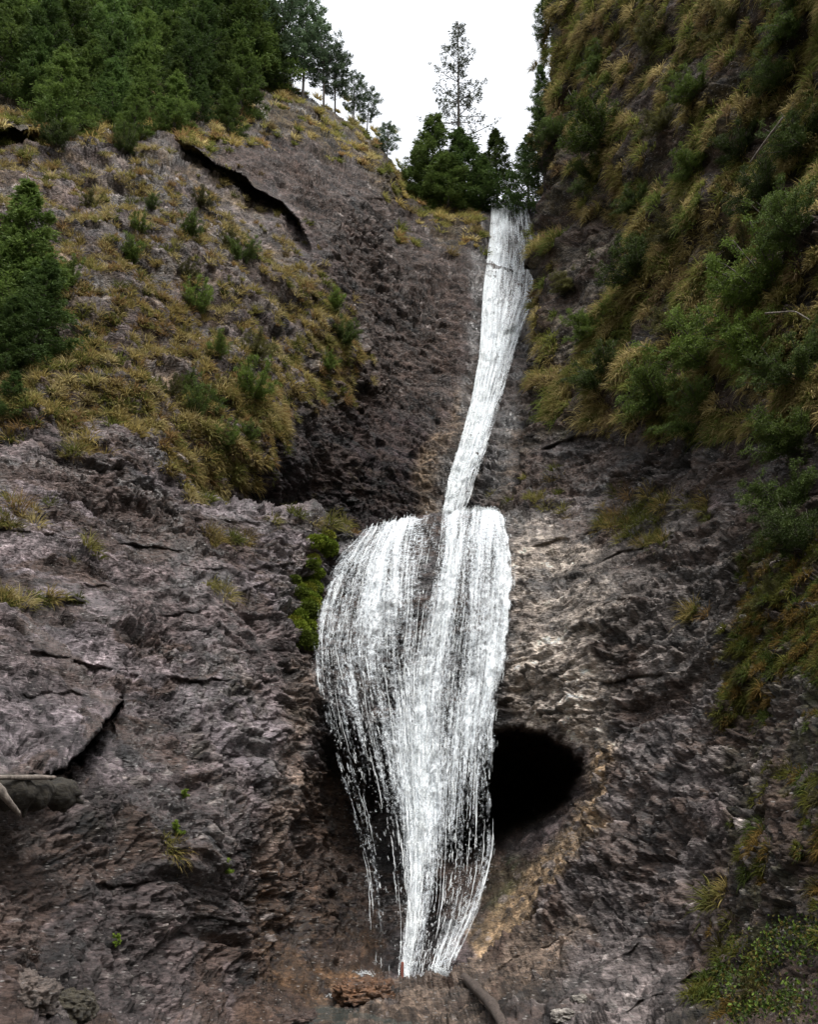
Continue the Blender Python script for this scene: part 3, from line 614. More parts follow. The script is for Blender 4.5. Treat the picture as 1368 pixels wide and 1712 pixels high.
def drops(fl, n, rng, size, spread, power=1.5):
    P, D = fl['P'], fl['D']; na, nt = D.shape
    s = rng.random(n * 4); t = rng.random(n * 4)
    cl = vnoise(np.stack([s * fl['su'][-1] * 9, t * fl['tv'][-1] * 3.5, np.zeros(len(s))], -1)); keep = rng.random(n * 4) < np.clip(D[(s * (na - 1)).astype(int), (t * (nt - 1)).astype(int)], 0, 1)**power * np.clip(cl * 3 - 1, 0, 1)
    s, t = s[keep][:n], t[keep][:n]; n = len(s)
    C = P[(s * (na - 1)).astype(int), (t * (nt - 1)).astype(int)] + rng.normal(size=(n, 3)) * np.array([.02, 0, .02])
    C[:, 1] -= rng.random(n)**2 * spread
    r = (size * (.35 + rng.random(n)**2))[:, None]
    tet = np.array([[0, 0, 1.6], [.94, 0, -.33], [-.47, .82, -.33], [-.47, -.82, -.33]])
    ang = rng.random(n) * 6.28; R = np.stack([np.stack([np.cos(ang), -np.sin(ang), 0 * ang], -1), np.stack([np.sin(ang), np.cos(ang), 0 * ang], -1), np.stack([0 * ang, 0 * ang, 1 + 0 * ang], -1)], 1)
    V = (C[:, None] + np.einsum('nij,kj->nki', R, tet) * r[:, None]).reshape(-1, 3)
    b = np.arange(n)[:, None] * 4; F = np.concatenate([b + np.array(x) for x in ((0, 1, 2), (0, 2, 3), (0, 3, 1), (1, 3, 2))])
    return V, F
def foam(spots, rng):
    V, F, n0 = [], [], 0
    for u, v, Y, r in spots:
        n = int(9000 * r); C = unproj(u, v, Y) + rng.normal(size=(n, 3)) * r * np.array([1, .7, .45]) * .6
        s = (.006 + .012 * rng.random(n)**2)[:, None, None]
        tet = norm(rng.normal(size=(n, 4, 3))) * s; V.append((C[:, None] + tet).reshape(-1, 3)); b = np.arange(n)[:, None] * 4 + n0
        F.append(np.concatenate([b + np.array(x) for x in ((0, 1, 2), (0, 2, 3), (0, 3, 1), (1, 3, 2))])); n0 += 4 * n
    return np.concatenate(V), np.concatenate(F)
def norm(a): return a / (np.linalg.norm(a, axis=-1, keepdims=True) + 1e-9)
def tri2quad(F):
    return np.concatenate([F, F[:, 2:3]], 1)
def water_object(name, fl, str_parts, drop_parts, vert_uv_shift):
    na, nt = fl['D'].shape
    me = make_mesh(name, fl['P'].reshape(-1, 3), grid_faces(na, nt), {'dens': fl['D'].ravel()}, uv=fl['q'][:, :2] + vert_uv_shift)
    o = link(name, me, M_WSHEET, kind='structure')
    V = np.zeros((0, 3)); F = np.zeros((0, 3), int)
    for v, f in str_parts + drop_parts:
        if f.shape[1] == 4: f = np.concatenate([f[:, :3], f[:, [0, 2, 3]]])
        F = np.concatenate([F, f + len(V)]); V = np.concatenate([V, v])
    c = link("spray", make_mesh("spray", V, F), M_WSTR, parent=o)
    return o
rw = np.random.default_rng(5)
LG = [[(604, 886), (546, 948), (523, 1010), (515, 1070), (522, 1150), (547, 1250), (580, 1360), (602, 1450), (606, 1560), (612, 1640)],
      [(635, 874), (600, 930), (580, 1010), (566, 1080), (580, 1180), (606, 1280), (632, 1380), (650, 1470), (662, 1560), (664, 1650)],
      [(665, 865), (640, 920), (628, 1010), (622, 1100), (642, 1220), (664, 1340), (676, 1450), (680, 1540), (668, 1655)],
      [(690, 861), (676, 920), (672, 1000), (668, 1100), (680, 1230), (690, 1350), (692, 1450), (688, 1540), (670, 1655)],
      [(738, 854), (730, 930), (716, 1030), (700, 1130), (698, 1230), (701, 1350), (700, 1450), (694, 1540), (674, 1655)],
      [(762, 850), (752, 930), (738, 1030), (724, 1130), (716, 1240), (712, 1350), (710, 1450), (702, 1540), (682, 1653)],
      [(790, 846), (778, 930), (768, 1030), (758, 1130), (748, 1240), (742, 1350), (738, 1450), (728, 1540), (705, 1640)],
      [(822, 846), (820, 930), (815, 1030), (806, 1130), (792, 1240), (785, 1350), (782, 1440), (768, 1530), (732, 1628)],
      [(848, 858), (865, 940), (860, 1030), (847, 1120), (832, 1210), (832, 1320), (833, 1420), (808, 1510), (762, 1608)]]
LD = [[.55, .58, .58, .50, .50, .56, .52, .38, .24, .16],
      [.56, .54, .50, .40, .28, .16, .08, .05, .04, .06],
      [.90, .80, .64, .56, .54, .48, .24, .24, .30, .50],
      [.80, .56, .50, .56, .70, .85, 1.0, 1.0, 1.0, 1.0],
      [.24, .20, .36, .62, .85, 1.0, 1.0, .95, .9, .9],
      [.85, .92, .90, .76, .80, .90, .92, .55, .42, .5],
      [.64, .56, .48, .50, .62, .72, .55, .22, .18, .30],
      [.90, .68, .72, .78, .72, .48, .22, .28, .52, .75],
      [.85, .95, .95, .88, .62, .28, .30, .62, .80, .55]]
vY = ([850, 870, 910, 950, 1010, 1070, 1200, 1400, 1560, 1660], [18.5, 17.95, 17.1, 16.7, 16.35, 16.15, 15.75, 15.1, 14.4, 13.9])
lower = flow(LG, LD, 260, 620, vY, .06, 1, .07)
water_object("lower_waterfall", lower,
    [strands(lower, 3600, rw, .003, .010, .004, .030, .006, 1.3), strands(lower, 420, rw, .003, .009, .04, .18, .014, .8)],
    [drops(lower, 34000, rw, .0085, .08, 2.2), drops(lower, 2500, rw, .007, .5, 1.0), foam([(752, 857, 18.35, .10), (775, 855, 18.35, .12), (800, 853, 18.35, .12), (822, 853, 18.3, .10), (668, 1652, 13.75, .16), (684, 1650, 13.7, .12), (735, 1626, 13.75, .12), (715, 1636, 13.7, .10), (607, 1632, 14.0, .10), (430, 1706, 11.3, .07), (545, 1669, 12.9, .05)], rw)], np.array([0., 0.]))
UGD = [[(821, 343), (815, 420), (806, 500), (800, 600), (785, 680), (768, 745), (750, 800), (739, 862)],
       [(831, 339), (828, 420), (817, 500), (809, 600), (794, 680), (776, 745), (757, 800), (746, 862)],
       [(847, 336), (850, 410), (842, 500), (826, 600), (806, 680), (789, 745), (769, 800), (756, 861)],
       [(866, 336), (876, 410), (868, 500), (843, 600), (820, 680), (803, 745), (783, 800), (767, 860)],
       [(884, 342), (896, 410), (893, 500), (860, 600), (836, 680), (819, 745), (798, 800), (779, 858)]]
UD = [[.5, .62, .8, .85, .62, .62, .85, .9], [.85, 1.0, 1.0, 1.0, 1.0, 1.0, 1.0, 1.0], [.6, .56, .66, .80, .85, .9, .95, .95], [.58, .42, .60, .70, .74, .74, .70, .62], [.62, .34, .62, .66, .50, .42, .34, .3]]
upper = flow(UGD, UD, 130, 520, None, .12, 2, .08, seed=3)
water_object("upper_waterfall", upper,
    [strands(upper, 2200, rw, .004, .012, .008, .05, .01), strands(upper, 300, rw, .005, .014, .05, .2, .012, 2.5)],
    [drops(upper, 7000, rw, .016, .12)], np.array([31., 7.]))
# pool at the foot and the trickle leaving it
pv = unproj(np.array([380, 620, 760, 700, 520, 380]), np.array([1690, 1672, 1640, 1690, 1712, 1740]), np.array([12.2, 13.6, 13.8, 12.4, 11.4, 10.8])); pv[:, 2] = .16
xs = np.linspace(-3.2, 1.2, 60); ys = np.linspace(9.5, 15.0, 60); X, Y_ = np.meshgrid(xs, ys); pz = .13 + .012 * fbm(np.stack([X.ravel() * 3, Y_.ravel() * 3, 0 * X.ravel()], -1), 3)
M_POOL = flat_mat("pool_water", (.05, .055, .05), .08)
link("water", make_mesh("water", np.stack([X.ravel(), Y_.ravel(), pz], -1), grid_faces(60, 60)), M_POOL, kind='structure')

# ------------------------------------------------------------------ vegetation generators
def norm(a): return a / (np.linalg.norm(a, axis=-1, keepdims=True) + 1e-9)
def leaves(C, Dr, L_, W_, rng):
    """thin pointed leaf or needle sprays: one triangle pair each, folded along its middle"""
    n = len(C); s = norm(np.cross(Dr, rng.normal(size=(n, 3)))); L_ = L_[:, None]; W_ = W_[:, None]
    nn = np.cross(Dr, s)
    V = np.stack([C, C + Dr * L_ * .45 + s * W_ - nn * W_ * .4, C + Dr * L_, C + Dr * L_ * .45 - s * W_ - nn * W_ * .4], 1).reshape(-1, 3)
    b = np.arange(n)[:, None] * 4
    return V, np.concatenate([b + np.array([0, 1, 2]), b + np.array([0, 2, 3])])
class Soup:
    def __init__(s): s.V, s.F, s.C, s.n = [], [], [], 0
    def add(s, V, F, C):
        if len(C) != len(V): C = np.repeat(C, len(V) // len(C), 0)
        s.V.append(V); s.F.append(F + s.n); s.C.append(C); s.n += len(V)
    def mesh(s, name):
        return make_mesh(name, np.concatenate(s.V), np.concatenate(s.F), {'Col': np.concatenate(s.C)}, smooth=False)
def tube(pts, rad, sides=6):
    pts = np.array(pts, float); n = len(pts); rad = np.array(rad, float)
    t = norm(np.gradient(pts, axis=0)); a = np.cross(t, [0.31, .95, .05]); a = norm(a); b = np.cross(t, a)
    ang = np.arange(sides) / sides * 2 * pi
    V = pts[:, None] + (np.cos(ang)[None, :, None] * a[:, None] + np.sin(ang)[None, :, None] * b[:, None]) * rad[:, None, None]
    V = V.reshape(-1, 3); F = []
    i = np.arange(n - 1)[:, None] * sides; j = np.arange(sides)[None]; j2 = (j + 1) % sides
    F = np.stack([(i + j), (i + j2), (i + sides + j2), (i + sides + j)], -1).reshape(-1, 4)
    V = np.concatenate([V, pts[:1], pts[-1:]]); c0, c1 = len(V) - 2, len(V) - 1
    cap = np.concatenate([np.stack([np.full(sides, c0), (np.arange(sides) + 1) % sides, np.arange(sides), np.arange(sides)], -1)[:, :4],
                          np.stack([np.full(sides, c1), (n - 1) * sides + np.arange(sides), (n - 1) * sides + (np.arange(sides) + 1) % sides, (n - 1) * sides + (np.arange(sides) + 1) % sides], -1)])
    tri = np.concatenate([F[:, [0, 1, 2]], F[:, [0, 2, 3]], cap[:, :3]])
    return V, tri
def join(parts):
    V = np.zeros((0, 3)); F = np.zeros((0, 3), int)
    for v, f in parts: F = np.concatenate([F, f + len(V)]); V = np.concatenate([V, v])
    return V, F

def spruce_meshes(h, r, seed, bare=.12, sparse=1.0, leaf=.14, gcol=((.055, .095, .024), (.16, .22, .055)), pine=False, per=34):
    rng = np.random.default_rng(seed); sp = Soup(); tr = []
    lean = rng.normal(size=2) * .03 * h
    def axis(z): f = z / h; return np.array([lean[0] * f * f, lean[1] * f * f, z])
    zs = np.linspace(0, h, 9); tr.append(tube([axis(z) for z in zs], [max(.006 * h / 8, .013 * h * (1 - z / h)**.9) + .008 for z in zs], 7))
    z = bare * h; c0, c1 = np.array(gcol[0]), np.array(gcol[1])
    while z < h * .985:
        f = z / h; fr = (f - bare) / (1 - bare)
        if pine: rl = r * (np.sin(pi * np.clip(.12 + .83 * fr, 0, 1))**.7)
        else: rl = r * (1 - fr)**.75 * (.55 + .45 * min(1, fr * 6 + .4))
        nb = rng.integers(3, 6) if sparse >= 1 else rng.integers(2, 4)
        a0 = rng.random() * 6.28
        for k in range(nb):
            if rng.random() > (.92 if sparse >= 1 else .75): continue
            a = a0 + k * 2 * pi / nb + rng.normal() * .35; L = max(.12, rl * (.55 + .6 * rng.random()))
            d = np.array([cos(a), sin(a), 0]); el = (.25 if pine else .10 + .5 * fr) + rng.normal() * .12
            dr = 0.0 if pine else .38 * (1 - fr)
            s = np.linspace(0, 1, 6)[:, None]
            pts = axis(z) + d * L * s * cos(el) + np.array([0, 0, 1]) * L * (s * sin(el) - dr * s * (1.5 - s))
            pts = pts + rng.normal(size=pts.shape) * .02 * L * s
            tr.append(tube(pts, np.linspace(.008 + .011 * L, .004, 6), 4))
            n = max(6, int(per * sparse * (.5 + L / r) * (1.0 if not pine else 1.2)))
            q = rng.random(n)**.7; q = (.18 if not pine else .35) + (.82 if not pine else .65) * q
            bi = np.minimum((q * 5).astype(int), 4); bf = (q * 5 - bi)[:, None]; C = pts[bi] * (1 - bf) + pts[bi + 1] * bf
            side = np.array([-d[1], d[0], 0]); sgn = rng.choice([-1, 1], n)[:, None]; wid = (1.05 - q)[:, None] * L * (.42 if not pine else .34) * rng.random((n, 1))
            C = C + side * sgn * wid + np.array([0, 0, -1]) * wid * (.3 if not pine else -.1) + rng.normal(size=(n, 3)) * .03 * L**.5
            # each spray: several leaves fanned out
            m = 5; C = np.repeat(C, m, 0); sg = np.repeat(sgn, m, 0)
            D = norm(d * .8 + side * sg * .8 + rng.normal(size=(n * m, 3)) * .55 + np.array([0, 0, -.15 if not pine else .35]))
            C = C + rng.normal(size=C.shape) * leaf * .35
            V, F = leaves(C, D, leaf * (.5 + rng.random(n * m)), leaf * .17 * (.6 + .8 * rng.random(n * m)), rng)
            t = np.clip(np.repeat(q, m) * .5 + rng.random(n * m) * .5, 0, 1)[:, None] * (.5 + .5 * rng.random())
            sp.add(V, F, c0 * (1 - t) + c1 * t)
        z += h * (.022 + .028 * rng.random()) * (1.0 if sparse >= 1 else 1.25)
    V, F = join(tr)
    return sp.mesh("crown"), make_mesh("trunk", V, F)
def shrub_meshes(seed, upright=.6, dens=1.0, gcol=((.050, .080, .015), (.17, .24, .045)), leaf=.036):
    """about one metre tall and wide; several stems with tufts"""
    rng = np.random.default_rng(seed); sp = Soup(); tr = []; c0, c1 = np.array(gcol[0]), np.array(gcol[1])
    for k in range(int(15 * dens)):
        a = rng.random() * 6.28; tl = rng.random()**.7 * 1.15 * (1.3 - upright)
        d = np.array([cos(a) * sin(tl), sin(a) * sin(tl), cos(tl)]); L = (.65 + .5 * rng.random()) * (1 - .3 * sin(tl) * upright)
        s = np.linspace(0, 1, 5)[:, None]; pts = d * L * s + np.array([0, 0, .18]) * s * s * L + rng.normal(size=(5, 3)) * .03 * s
        tr.append(tube(pts, np.linspace(.014, .004, 5), 4))
        nsub = 9
        for j in range(nsub):
            q = .22 + .78 * (j + rng.random()) / nsub; i = min(int(q * 4), 3); c = pts[i] + (pts[i + 1] - pts[i]) * (q * 4 - i)
            sd = norm(rng.normal(size=3) + d * .8 + np.array([0, 0, .1])); sl_ = (.10 + .20 * rng.random()) * (1.25 - q * .6)
            tr.append(tube([c, c + sd * sl_ * .5, c + sd * sl_], [.005, .004, .002], 3))
            n = 95; w = rng.random(n); C = c + sd * sl_ * w[:, None] + rng.normal(size=(n, 3)) * .030
            D = norm(sd * .7 + rng.normal(size=(n, 3)) * .7 + np.array([0, 0, .25]))
            V, F = leaves(C, D, leaf * (.5 + rng.random(n)), leaf * .22 * (.6 + .8 * rng.random(n)), rng)
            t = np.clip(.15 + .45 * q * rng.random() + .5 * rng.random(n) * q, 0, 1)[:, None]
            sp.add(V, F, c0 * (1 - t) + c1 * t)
    V, F = join(tr); return sp.mesh("foliage"), make_mesh("stem", V, F)

SPRUCE = [spruce_meshes(6, 1.75, 100 + k, bare=.05) for k in range(4)]
DARKSP = [spruce_meshes(6, 2.1, 120 + k, bare=.03, gcol=((.042, .080, .024), (.12, .18, .048))) for k in range(2)]
PINE = [spruce_meshes(6, 1.7, 140 + k, bare=.32, pine=True, leaf=.15, per=17, gcol=((.06, .10, .055), (.15, .21, .11))) for k in range(3)]  # needle colour raised to imitate the sky glare around skyline trees
THIN = spruce_meshes(9, 2.9, 171, bare=.16, sparse=1.0, leaf=.14, gcol=((.05, .06, .045), (.11, .13, .08)), per=17)  # sky glare put into the paler needle colour here as well
SHRUB = [shrub_meshes(200 + k, .55) for k in range(3)]
DARKSH = [shrub_meshes(220 + k, .45, gcol=((.036, .060, .014), (.11, .155, .035))) for k in range(2)]
OLIVE = [shrub_meshes(240 + k, .35, gcol=((.055, .056, .016), (.15, .145, .045))) for k in range(2)]
UPS = [shrub_meshes(260 + k, .95) for k in range(2)]
BRIGHT = [shrub_meshes(280, .3, dens=.7, gcol=((.06, .10, .015), (.24, .33, .05)), leaf=.11)]

def plant(kind, meshes, u, v, h, hm, label, group=None, yaw=None, wide=1.0, cat=None, sheet=None, dz=0.0, lean=0.0, pn=("crown", "trunk")):
    """h metres tall; hm the height the mesh was built at"""
    P, Nn = at(u, v, sheet); P = P[0]; Nn = Nn[0]
    e = bpy.data.objects.new(kind, None); COL.objects.link(e)
    e.location = P - Nn * .03 + np.array([0, 0, -.04 * h + dz]); s = h / hm; e.scale = (s * wide, s * wide, s)
    rz = (int(u) * 37 + int(v) * 17) % 628 / 100.0 if yaw is None else yaw
    e.rotation_euler = (Nn[1] * -lean, Nn[0] * lean, rz) if lean == 0 else (0, 0, rz)
    if lean:
        import mathutils
        q = mathutils.Vector((0, 0, 1)).rotation_difference(mathutils.Vector(tuple(Nn * lean + np.array([0, 0, 1 - lean]))))
        e.rotation_euler = (q @ mathutils.Euler((0, 0, rz)).to_quaternion()).to_euler()
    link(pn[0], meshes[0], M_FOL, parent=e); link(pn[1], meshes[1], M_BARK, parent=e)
    tag(e, label, cat or kind.split('_')[-1], group)
    return e
SH = dict(pn=("foliage", "stem"))

# ------------------------------------------------------------------ trees of the forest, upper left
rf = np.random.default_rng(77)
ORD = "first second third fourth fifth sixth seventh eighth ninth tenth eleventh twelfth".split()
FG = "spruces massed on the cliff top at upper left"
rows = [(60, 20, 455, 12, 5.5), (100, 0, 430, 10, 4.6), (145, -20, 470, 11, 3.6), (180, 30, 440, 9, 3.0), (214, 60, 400, 7, 2.4)]
for ri, (v0, ua, ub, n, hh) in enumerate(rows):
    for k in range(n):
        u = ua + (ub - ua) * (k + .5 + rf.uniform(-.35, .35)) / n; v = v0 + rf.uniform(-14, 14)
        sk = np.interp(u, SKYLINE[:, 0], SKYLINE[:, 1]); v = max(v, sk + 6)
        ms = DARKSP[k % 2] if (k + ri) % 3 == 0 else SPRUCE[(k + ri) % 4]
        lab = ["forest's tall back row of spruces", "forest's dense second row of spruces", "forest's bushy middle row of spruces",
               "low bushy spruces in the forest's front row", "small spruces edging the forest above grass"][ri]
        plant("spruce_tree", ms, u, v, hh * rf.uniform(.75, 1.25), 6, ORD[k].capitalize() + " from the left of the " + lab, FG, wide=1.25, cat="spruce tree")
# skyline pines
PG = None
for i, (u, v, h, w, lab) in enumerate([
        (470, 158, 6.2, .9, "tall pine with bare trunk standing first in the skyline row at the forest end"),
        (505, 172, 6.4, .85, "tall skyline pine with open crown left of the two bare trunks against white sky"),
        (537, 190, 5.4, .85, "skyline pine whose thin dark trunk shows clearly against the white sky"),
        (556, 196, 4.6, .8, "leaning skyline pine with round tufted crown above the grassy shoulder"),
        (588, 212, 3.3, .9, "small pine standing low on the slope below the tall skyline pines"),
        (612, 226, 2.4, .9, "short thin pine right of the skyline row with ragged drooping branches"),
        (648, 270, 1.9, 1.0, "smallest pale green pine at the notch beside the white sky")]):
    plant("pine_tree", PINE[i % 3], u, v, h * (.78 if i in (1, 2, 3, 4) else .95), 6, lab, PG, wide=w, cat="pine tree")
plant("spruce_tree", THIN, 768, 336, 9.7, 9, "tall half bare spruce standing alone against the white sky above the falls", wide=.66, yaw=.6, cat="spruce tree")
for i, (u, v, h, w, m, lab) in enumerate([
        (722, 335, 4.6, 1.15, SPRUCE[0], "bushy pointed spruce left of the half bare spruce above the falls"),
        (700, 325, 2.8, 1.3, SPRUCE[2], "low bushy spruce at the left end of the clump above the falls"),
        (778, 345, 3.8, 1.4, DARKSP[0], "dark dense spruce at the foot of the half bare spruce"),
        (750, 348, 2.9, 1.7, SPRUCE[1], "wide low spruce in the middle of the clump above the falls"),
        (808, 350, 2.6, 1.6, DARKSP[1], "dark low spruce touching the left side of the waterfall lip"),
        (832, 345, 4.2, .95, SPRUCE[3], "slim spruce right behind the waterfall lip against the sky")]):
    plant("spruce_tree", m, u, v, h, 6, lab, wide=w, cat="spruce tree", sheet=2)
for i, (u, v, h, w, lab) in enumerate([
        (884, 352, 3.8, 1.0, "dark spruce at the right edge of the waterfall lip under the right wall"),
        (903, 300, 3.2, 1.0, "dark spruce leaning out from the right wall above the waterfall lip"),
        (912, 205, 2.6, .8, "thin dark spruce clinging to the edge of the right wall against the sky"),
        (912, 60, 2.2, .9, "small dark spruce overhanging the top edge of the right wall by the sky")]):
    plant("spruce_tree", DARKSP[i % 2], u, v, h, 6, lab, wide=w, cat="spruce tree", sheet=1 if i else 2)
# big trees at the left edge
for i, (u, v, h, w, m, lab) in enumerate([
        (30, 560, 3.6, 1.3, SPRUCE[1], "large bushy green spruce at the left edge of the photo, upper of the edge clump"),
        (-20, 600, 3.4, 1.3, SPRUCE[2], "bushy spruce cut by the photo's left edge behind the edge clump"),
        (50, 620, 2.4, 1.3, DARKSP[0], "dark low spruce at the bottom of the left edge clump"),
        (10, 650, 1.6, 1.4, DARKSP[1], "small dark spruce under the left edge clump"),
        (15, 715, .9, 1.5, DARKSP[1], "tiny dark spruce beside straw grass at the left edge")]):
    plant("spruce_tree", m, u, v, h, 6, lab, wide=w, cat="spruce tree")
# shrubs on the left face (u, v = foot)
LS = [(310, 405, .75, 0, "dark green rounded shrub highest in the middle of the grassy left face"), (230, 405, .55, 0, "small green shrub left of the rounded one high on the grassy face"),
      (215, 450, .85, 3, "narrow upright green shrub on the upper left grassy face"), (205, 260, .9, 0, "olive green shrub on brown grass just below the forest edge"),
      (90, 265, .9, 1, "dark shrub beside the black hollow below the forest edge"), (395, 452, .8, 1, "dark shrub above the pale stony strip of the left face"),
      (375, 425, .6, 2, "olive shrub in the straw grass above the pale stony strip"), (325, 515, .85, 0, "bright green shrub on the pale stony strip of the left face"),
      (553, 528, .85, 3, "pointed green shrub at the top of the grass tongue on the dark face"), (560, 582, .85, 1, "round dark green shrub in the middle of the grass tongue on the dark face"),
      (538, 622, .55, 0, "small green shrub at the foot of the grass tongue on the dark face"), (410, 678, .95, 0, "wide bright green shrub low on the grassy left face"),
      (338, 690, .85, 1, "dark green shrub left of the wide bright one low on the grassy face"), (372, 745, .6, 0, "small green shrub just above the dark bowl"),
      (405, 738, .45, 1, "tiny dark shrub nearest the dark bowl in the straw grass"), (420, 605, .7, 2, "olive shrub between pale rock and grass tongue"),
      (315, 648, .55, 0, "small green shrub in straw grass left of the wide bright one"), (138, 565, .35, 1, "tiny dark green tuft alone among pale scree and straw grass"),
      (112, 495, .7, 0, "green shrub beside the left edge spruces on the grassy face"), (285, 660, .5, 2, "small olive shrub low on the grassy face near the slab"),
      (150, 345, .5, 2, "olive shrub on pale rock under the forest edge"), (335, 345, .6, 2, "grey olive shrub on the stony top of the left face"),
      (360, 610, .6, 0, "green shrub in the middle of the left face below the pale strip"), (305, 470, .5, 2, "olive shrub in straw grass on the upper left face"),
      (250, 350, .5, 1, "dark shrub on the pale rock patch of the upper left face")]
for i, (u, v, h, k, lab) in enumerate(LS):
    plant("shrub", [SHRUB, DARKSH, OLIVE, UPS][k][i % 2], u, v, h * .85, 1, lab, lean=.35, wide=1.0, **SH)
# right wall
RS = [(1020, 245, 2.0, 0, "large green bush high on the right wall near its left edge"), (985, 300, 1.4, 1, "dark bush under the large green one near the right wall's edge"), (1100, 75, 1.3, 2, "olive bush at the top of the right wall"),
      (1010, 110, 1.2, 1, "dark bush near the top left corner of the right wall"), (940, 230, 1.3, 1, "dark bush on the right wall's sky edge above the spruces"), (1200, 170, 1.0, 0, "green bush right of the bare gravel patch high on the right wall"),
      (1290, 130, 1.2, 1, "dark bush in the upper right shade near the frame edge"), (1240, 260, 1.1, 1, "dark bush left of the slanting dead branch on the right wall"), (1340, 240, 1.2, 1, "dark bush right of the slanting dead branch"),
      (1120, 220, 1.0, 2, "olive bush between the gravel patch and the brown tussocks"), (1090, 480, 1.5, 1, "broad dark bush right of the bare grey rock patch on the right wall"), (1150, 400, 1.0, 2, "olive bush in the brown tussocks mid right wall"),
      (1180, 300, .9, 0, "small green bush above the brown tussocks mid right wall"), (1310, 490, 1.5, 0, "large dark green bush by the right frame edge, mid wall"), (1370, 420, 1.4, 1, "dark bush cut by the right frame edge mid wall"),
      (1210, 620, 1.45, 0, "largest bright green bush in the lower half of the right wall"), (1290, 600, 1.2, 0, "bright green bush right of the largest one on the lower right wall"), (1350, 640, 1.2, 1, "dark bush at the right frame edge of the lower wall"),
      (1000, 575, 1.1, 0, "green bush at the lower left foot of the right wall's rock patch"), (1030, 655, 1.2, 1, "dark olive bush among hanging tussocks on the lower right wall"), (1120, 690, 1.3, 0, "green bush at the bottom centre of the right wall"),
      (1190, 710, 1.2, 1, "dark bush hanging over the bare rock band under the right wall"), (1350, 760, 1.0, 0, "small green bush above the right edge bush column"), (1335, 860, 1.1, 1, "dark bush in the right edge column beside bare rock"),
      (1365, 930, 1.0, 1, "dark bush lowest in the right edge column"), (1310, 1010, .55, 2, "olive shrub where the mossy strip begins below the right edge bushes"), (955, 480, .9, 2, "olive bush hanging over the grey rock patch"),
      (1060, 340, 1.0, 1, "dark bush directly over the grey rock patch"), (1240, 440, 1.0, 2, "olive bush above the grey outcrop mid right wall"), (1150, 560, .9, 2, "olive bush left of the largest bright green bush"),
      (1290, 340, 1.2, 1, "dark bush in the shaded middle of the right wall near the frame edge"), (1330, 40, 1.2, 1, "dark bush in the top right corner of the photo"), (1230, 40, 1.1, 2, "olive bush near the top right corner of the wall")]
for i, (u, v, h, k, lab) in enumerate(RS):
    plant("bush", [SHRUB, DARKSH, OLIVE, UPS][k][i % 2], u, v, h * (.62 if k != 0 else .70), 1, lab, lean=.6, wide=1.45, **SH)
# tiny bright plants
for i, (u, v, h, lab) in enumerate([(268, 1410, .11, "tiny bright yellow green plant on the stony slab beside a pale stone"), (348, 1456, .11, "tiny bright yellow green plant right of and below the other slab plant"),
                                    (186, 1582, .08, "tiny green plant low on the stony slab at bottom left"), (285, 1350, .07, "tiny yellowish plant in the crack above the other slab plants")]):
    plant("small_plant", BRIGHT[0], u, v, h, 1, lab, cat="plant", lean=.4, wide=1.2, **SH)

# ------------------------------------------------------------------ grass (stuff)
def blades(name, P, Nn, size, nb, cols, rng, grav=.9, width=.011, K=4):
    """tussocks of arching blades; P, Nn per tussock"""
    n = len(P); m = nb
    C = np.repeat(P, m, 0); N0 = np.repeat(Nn, m, 0); sz = np.repeat(size, m)[:, None]
    col = np.repeat(cols, m, 0) * (.6 + .8 * rng.random((n * m, 1)))
    tg = rng.normal(size=(n * m, 3)); tg -= (tg * N0).sum(-1, keepdims=True) * N0; tg = norm(tg)
    rr = rng.random((n * m, 1))**.6
    root = C + tg * rr * sz * .42 - N0 * .03
    d = norm(N0 * .55 + np.array([0, 0, .45]) + tg * rr * .8 + rng.normal(size=(n * m, 3)) * .25)
    L = sz * (.6 + .7 * rng.random((n * m, 1))) / (K - 1); side = norm(np.cross(d, rng.normal(size=(n * m, 3))))
    pts = [root]; dd = d
    for k in range(K - 1):
        pts.append(pts[-1] + dd * L); dd = norm(dd + np.array([0, 0, -grav]) * (.45 + .4 * rng.random((n * m, 1))))
    w = width * (.6 + .8 * rng.random((n * m, 1))); V = []
    for k in range(K):
        if k < K - 1: V += [pts[k] - side * w * (1 - k / K), pts[k] + side * w * (1 - k / K)]
        else: V.append(pts[k])
    V = np.stack(V, 1); nv = V.shape[1]; V = V.reshape(-1, 3); b = np.arange(n * m)[:, None] * nv
    F = np.concatenate([b + np.array(x) for k in range(K - 2) for x in ((2 * k, 2 * k + 1, 2 * k + 3), (2 * k, 2 * k + 3, 2 * k + 2))] + [b + np.array([nv - 3, nv - 2, nv - 1])])
    return link(name, make_mesh(name, V, F, {'Col': np.repeat(col, nv, 0)}, smooth=False), M_GRASS, kind='stuff')
def scatter(poly, n, rng, thr, sc, seed, soft=14):
    pts = np.array(poly, float); lo, hi = pts.min(0), pts.max(0)
    u = rng.uniform(max(lo[0], -40), min(hi[0], 1410), n * 6); v = rng.uniform(max(lo[1], -40), min(hi[1], 1740), n * 6)
    k = poly_sdf(u, v, poly) + rng.normal(size=len(u)) * soft > 0; u, v = u[k], v[k]
    q = fbm(np.stack([u / sc, v / sc, np.full(len(u), seed)], -1), 3); k = q + rng.normal(size=len(u)) * .12 > thr
    return u[k][:n], v[k][:n]
rg = np.random.default_rng(31)
PAL = np.array([[.32, .25, .09], [.40, .33, .15], [.24, .22, .07], [.12, .13, .032], [.27, .175, .075], [.16, .12, .055]])
def pick(n, w, rng): return PAL[rng.choice(len(PAL), n, p=np.array(w) / sum(w))]
u, v = scatter(GRASSY2, 2000, rg, .04, 15, 2.5); P, Nn = at(u, v)
blades("dry_grass", P, Nn, rg.uniform(.09, .24, len(u)), 55, pick(len(u), [3, 3.2, 2, 1, 1.6, .5], rg), rg, .8, .010)
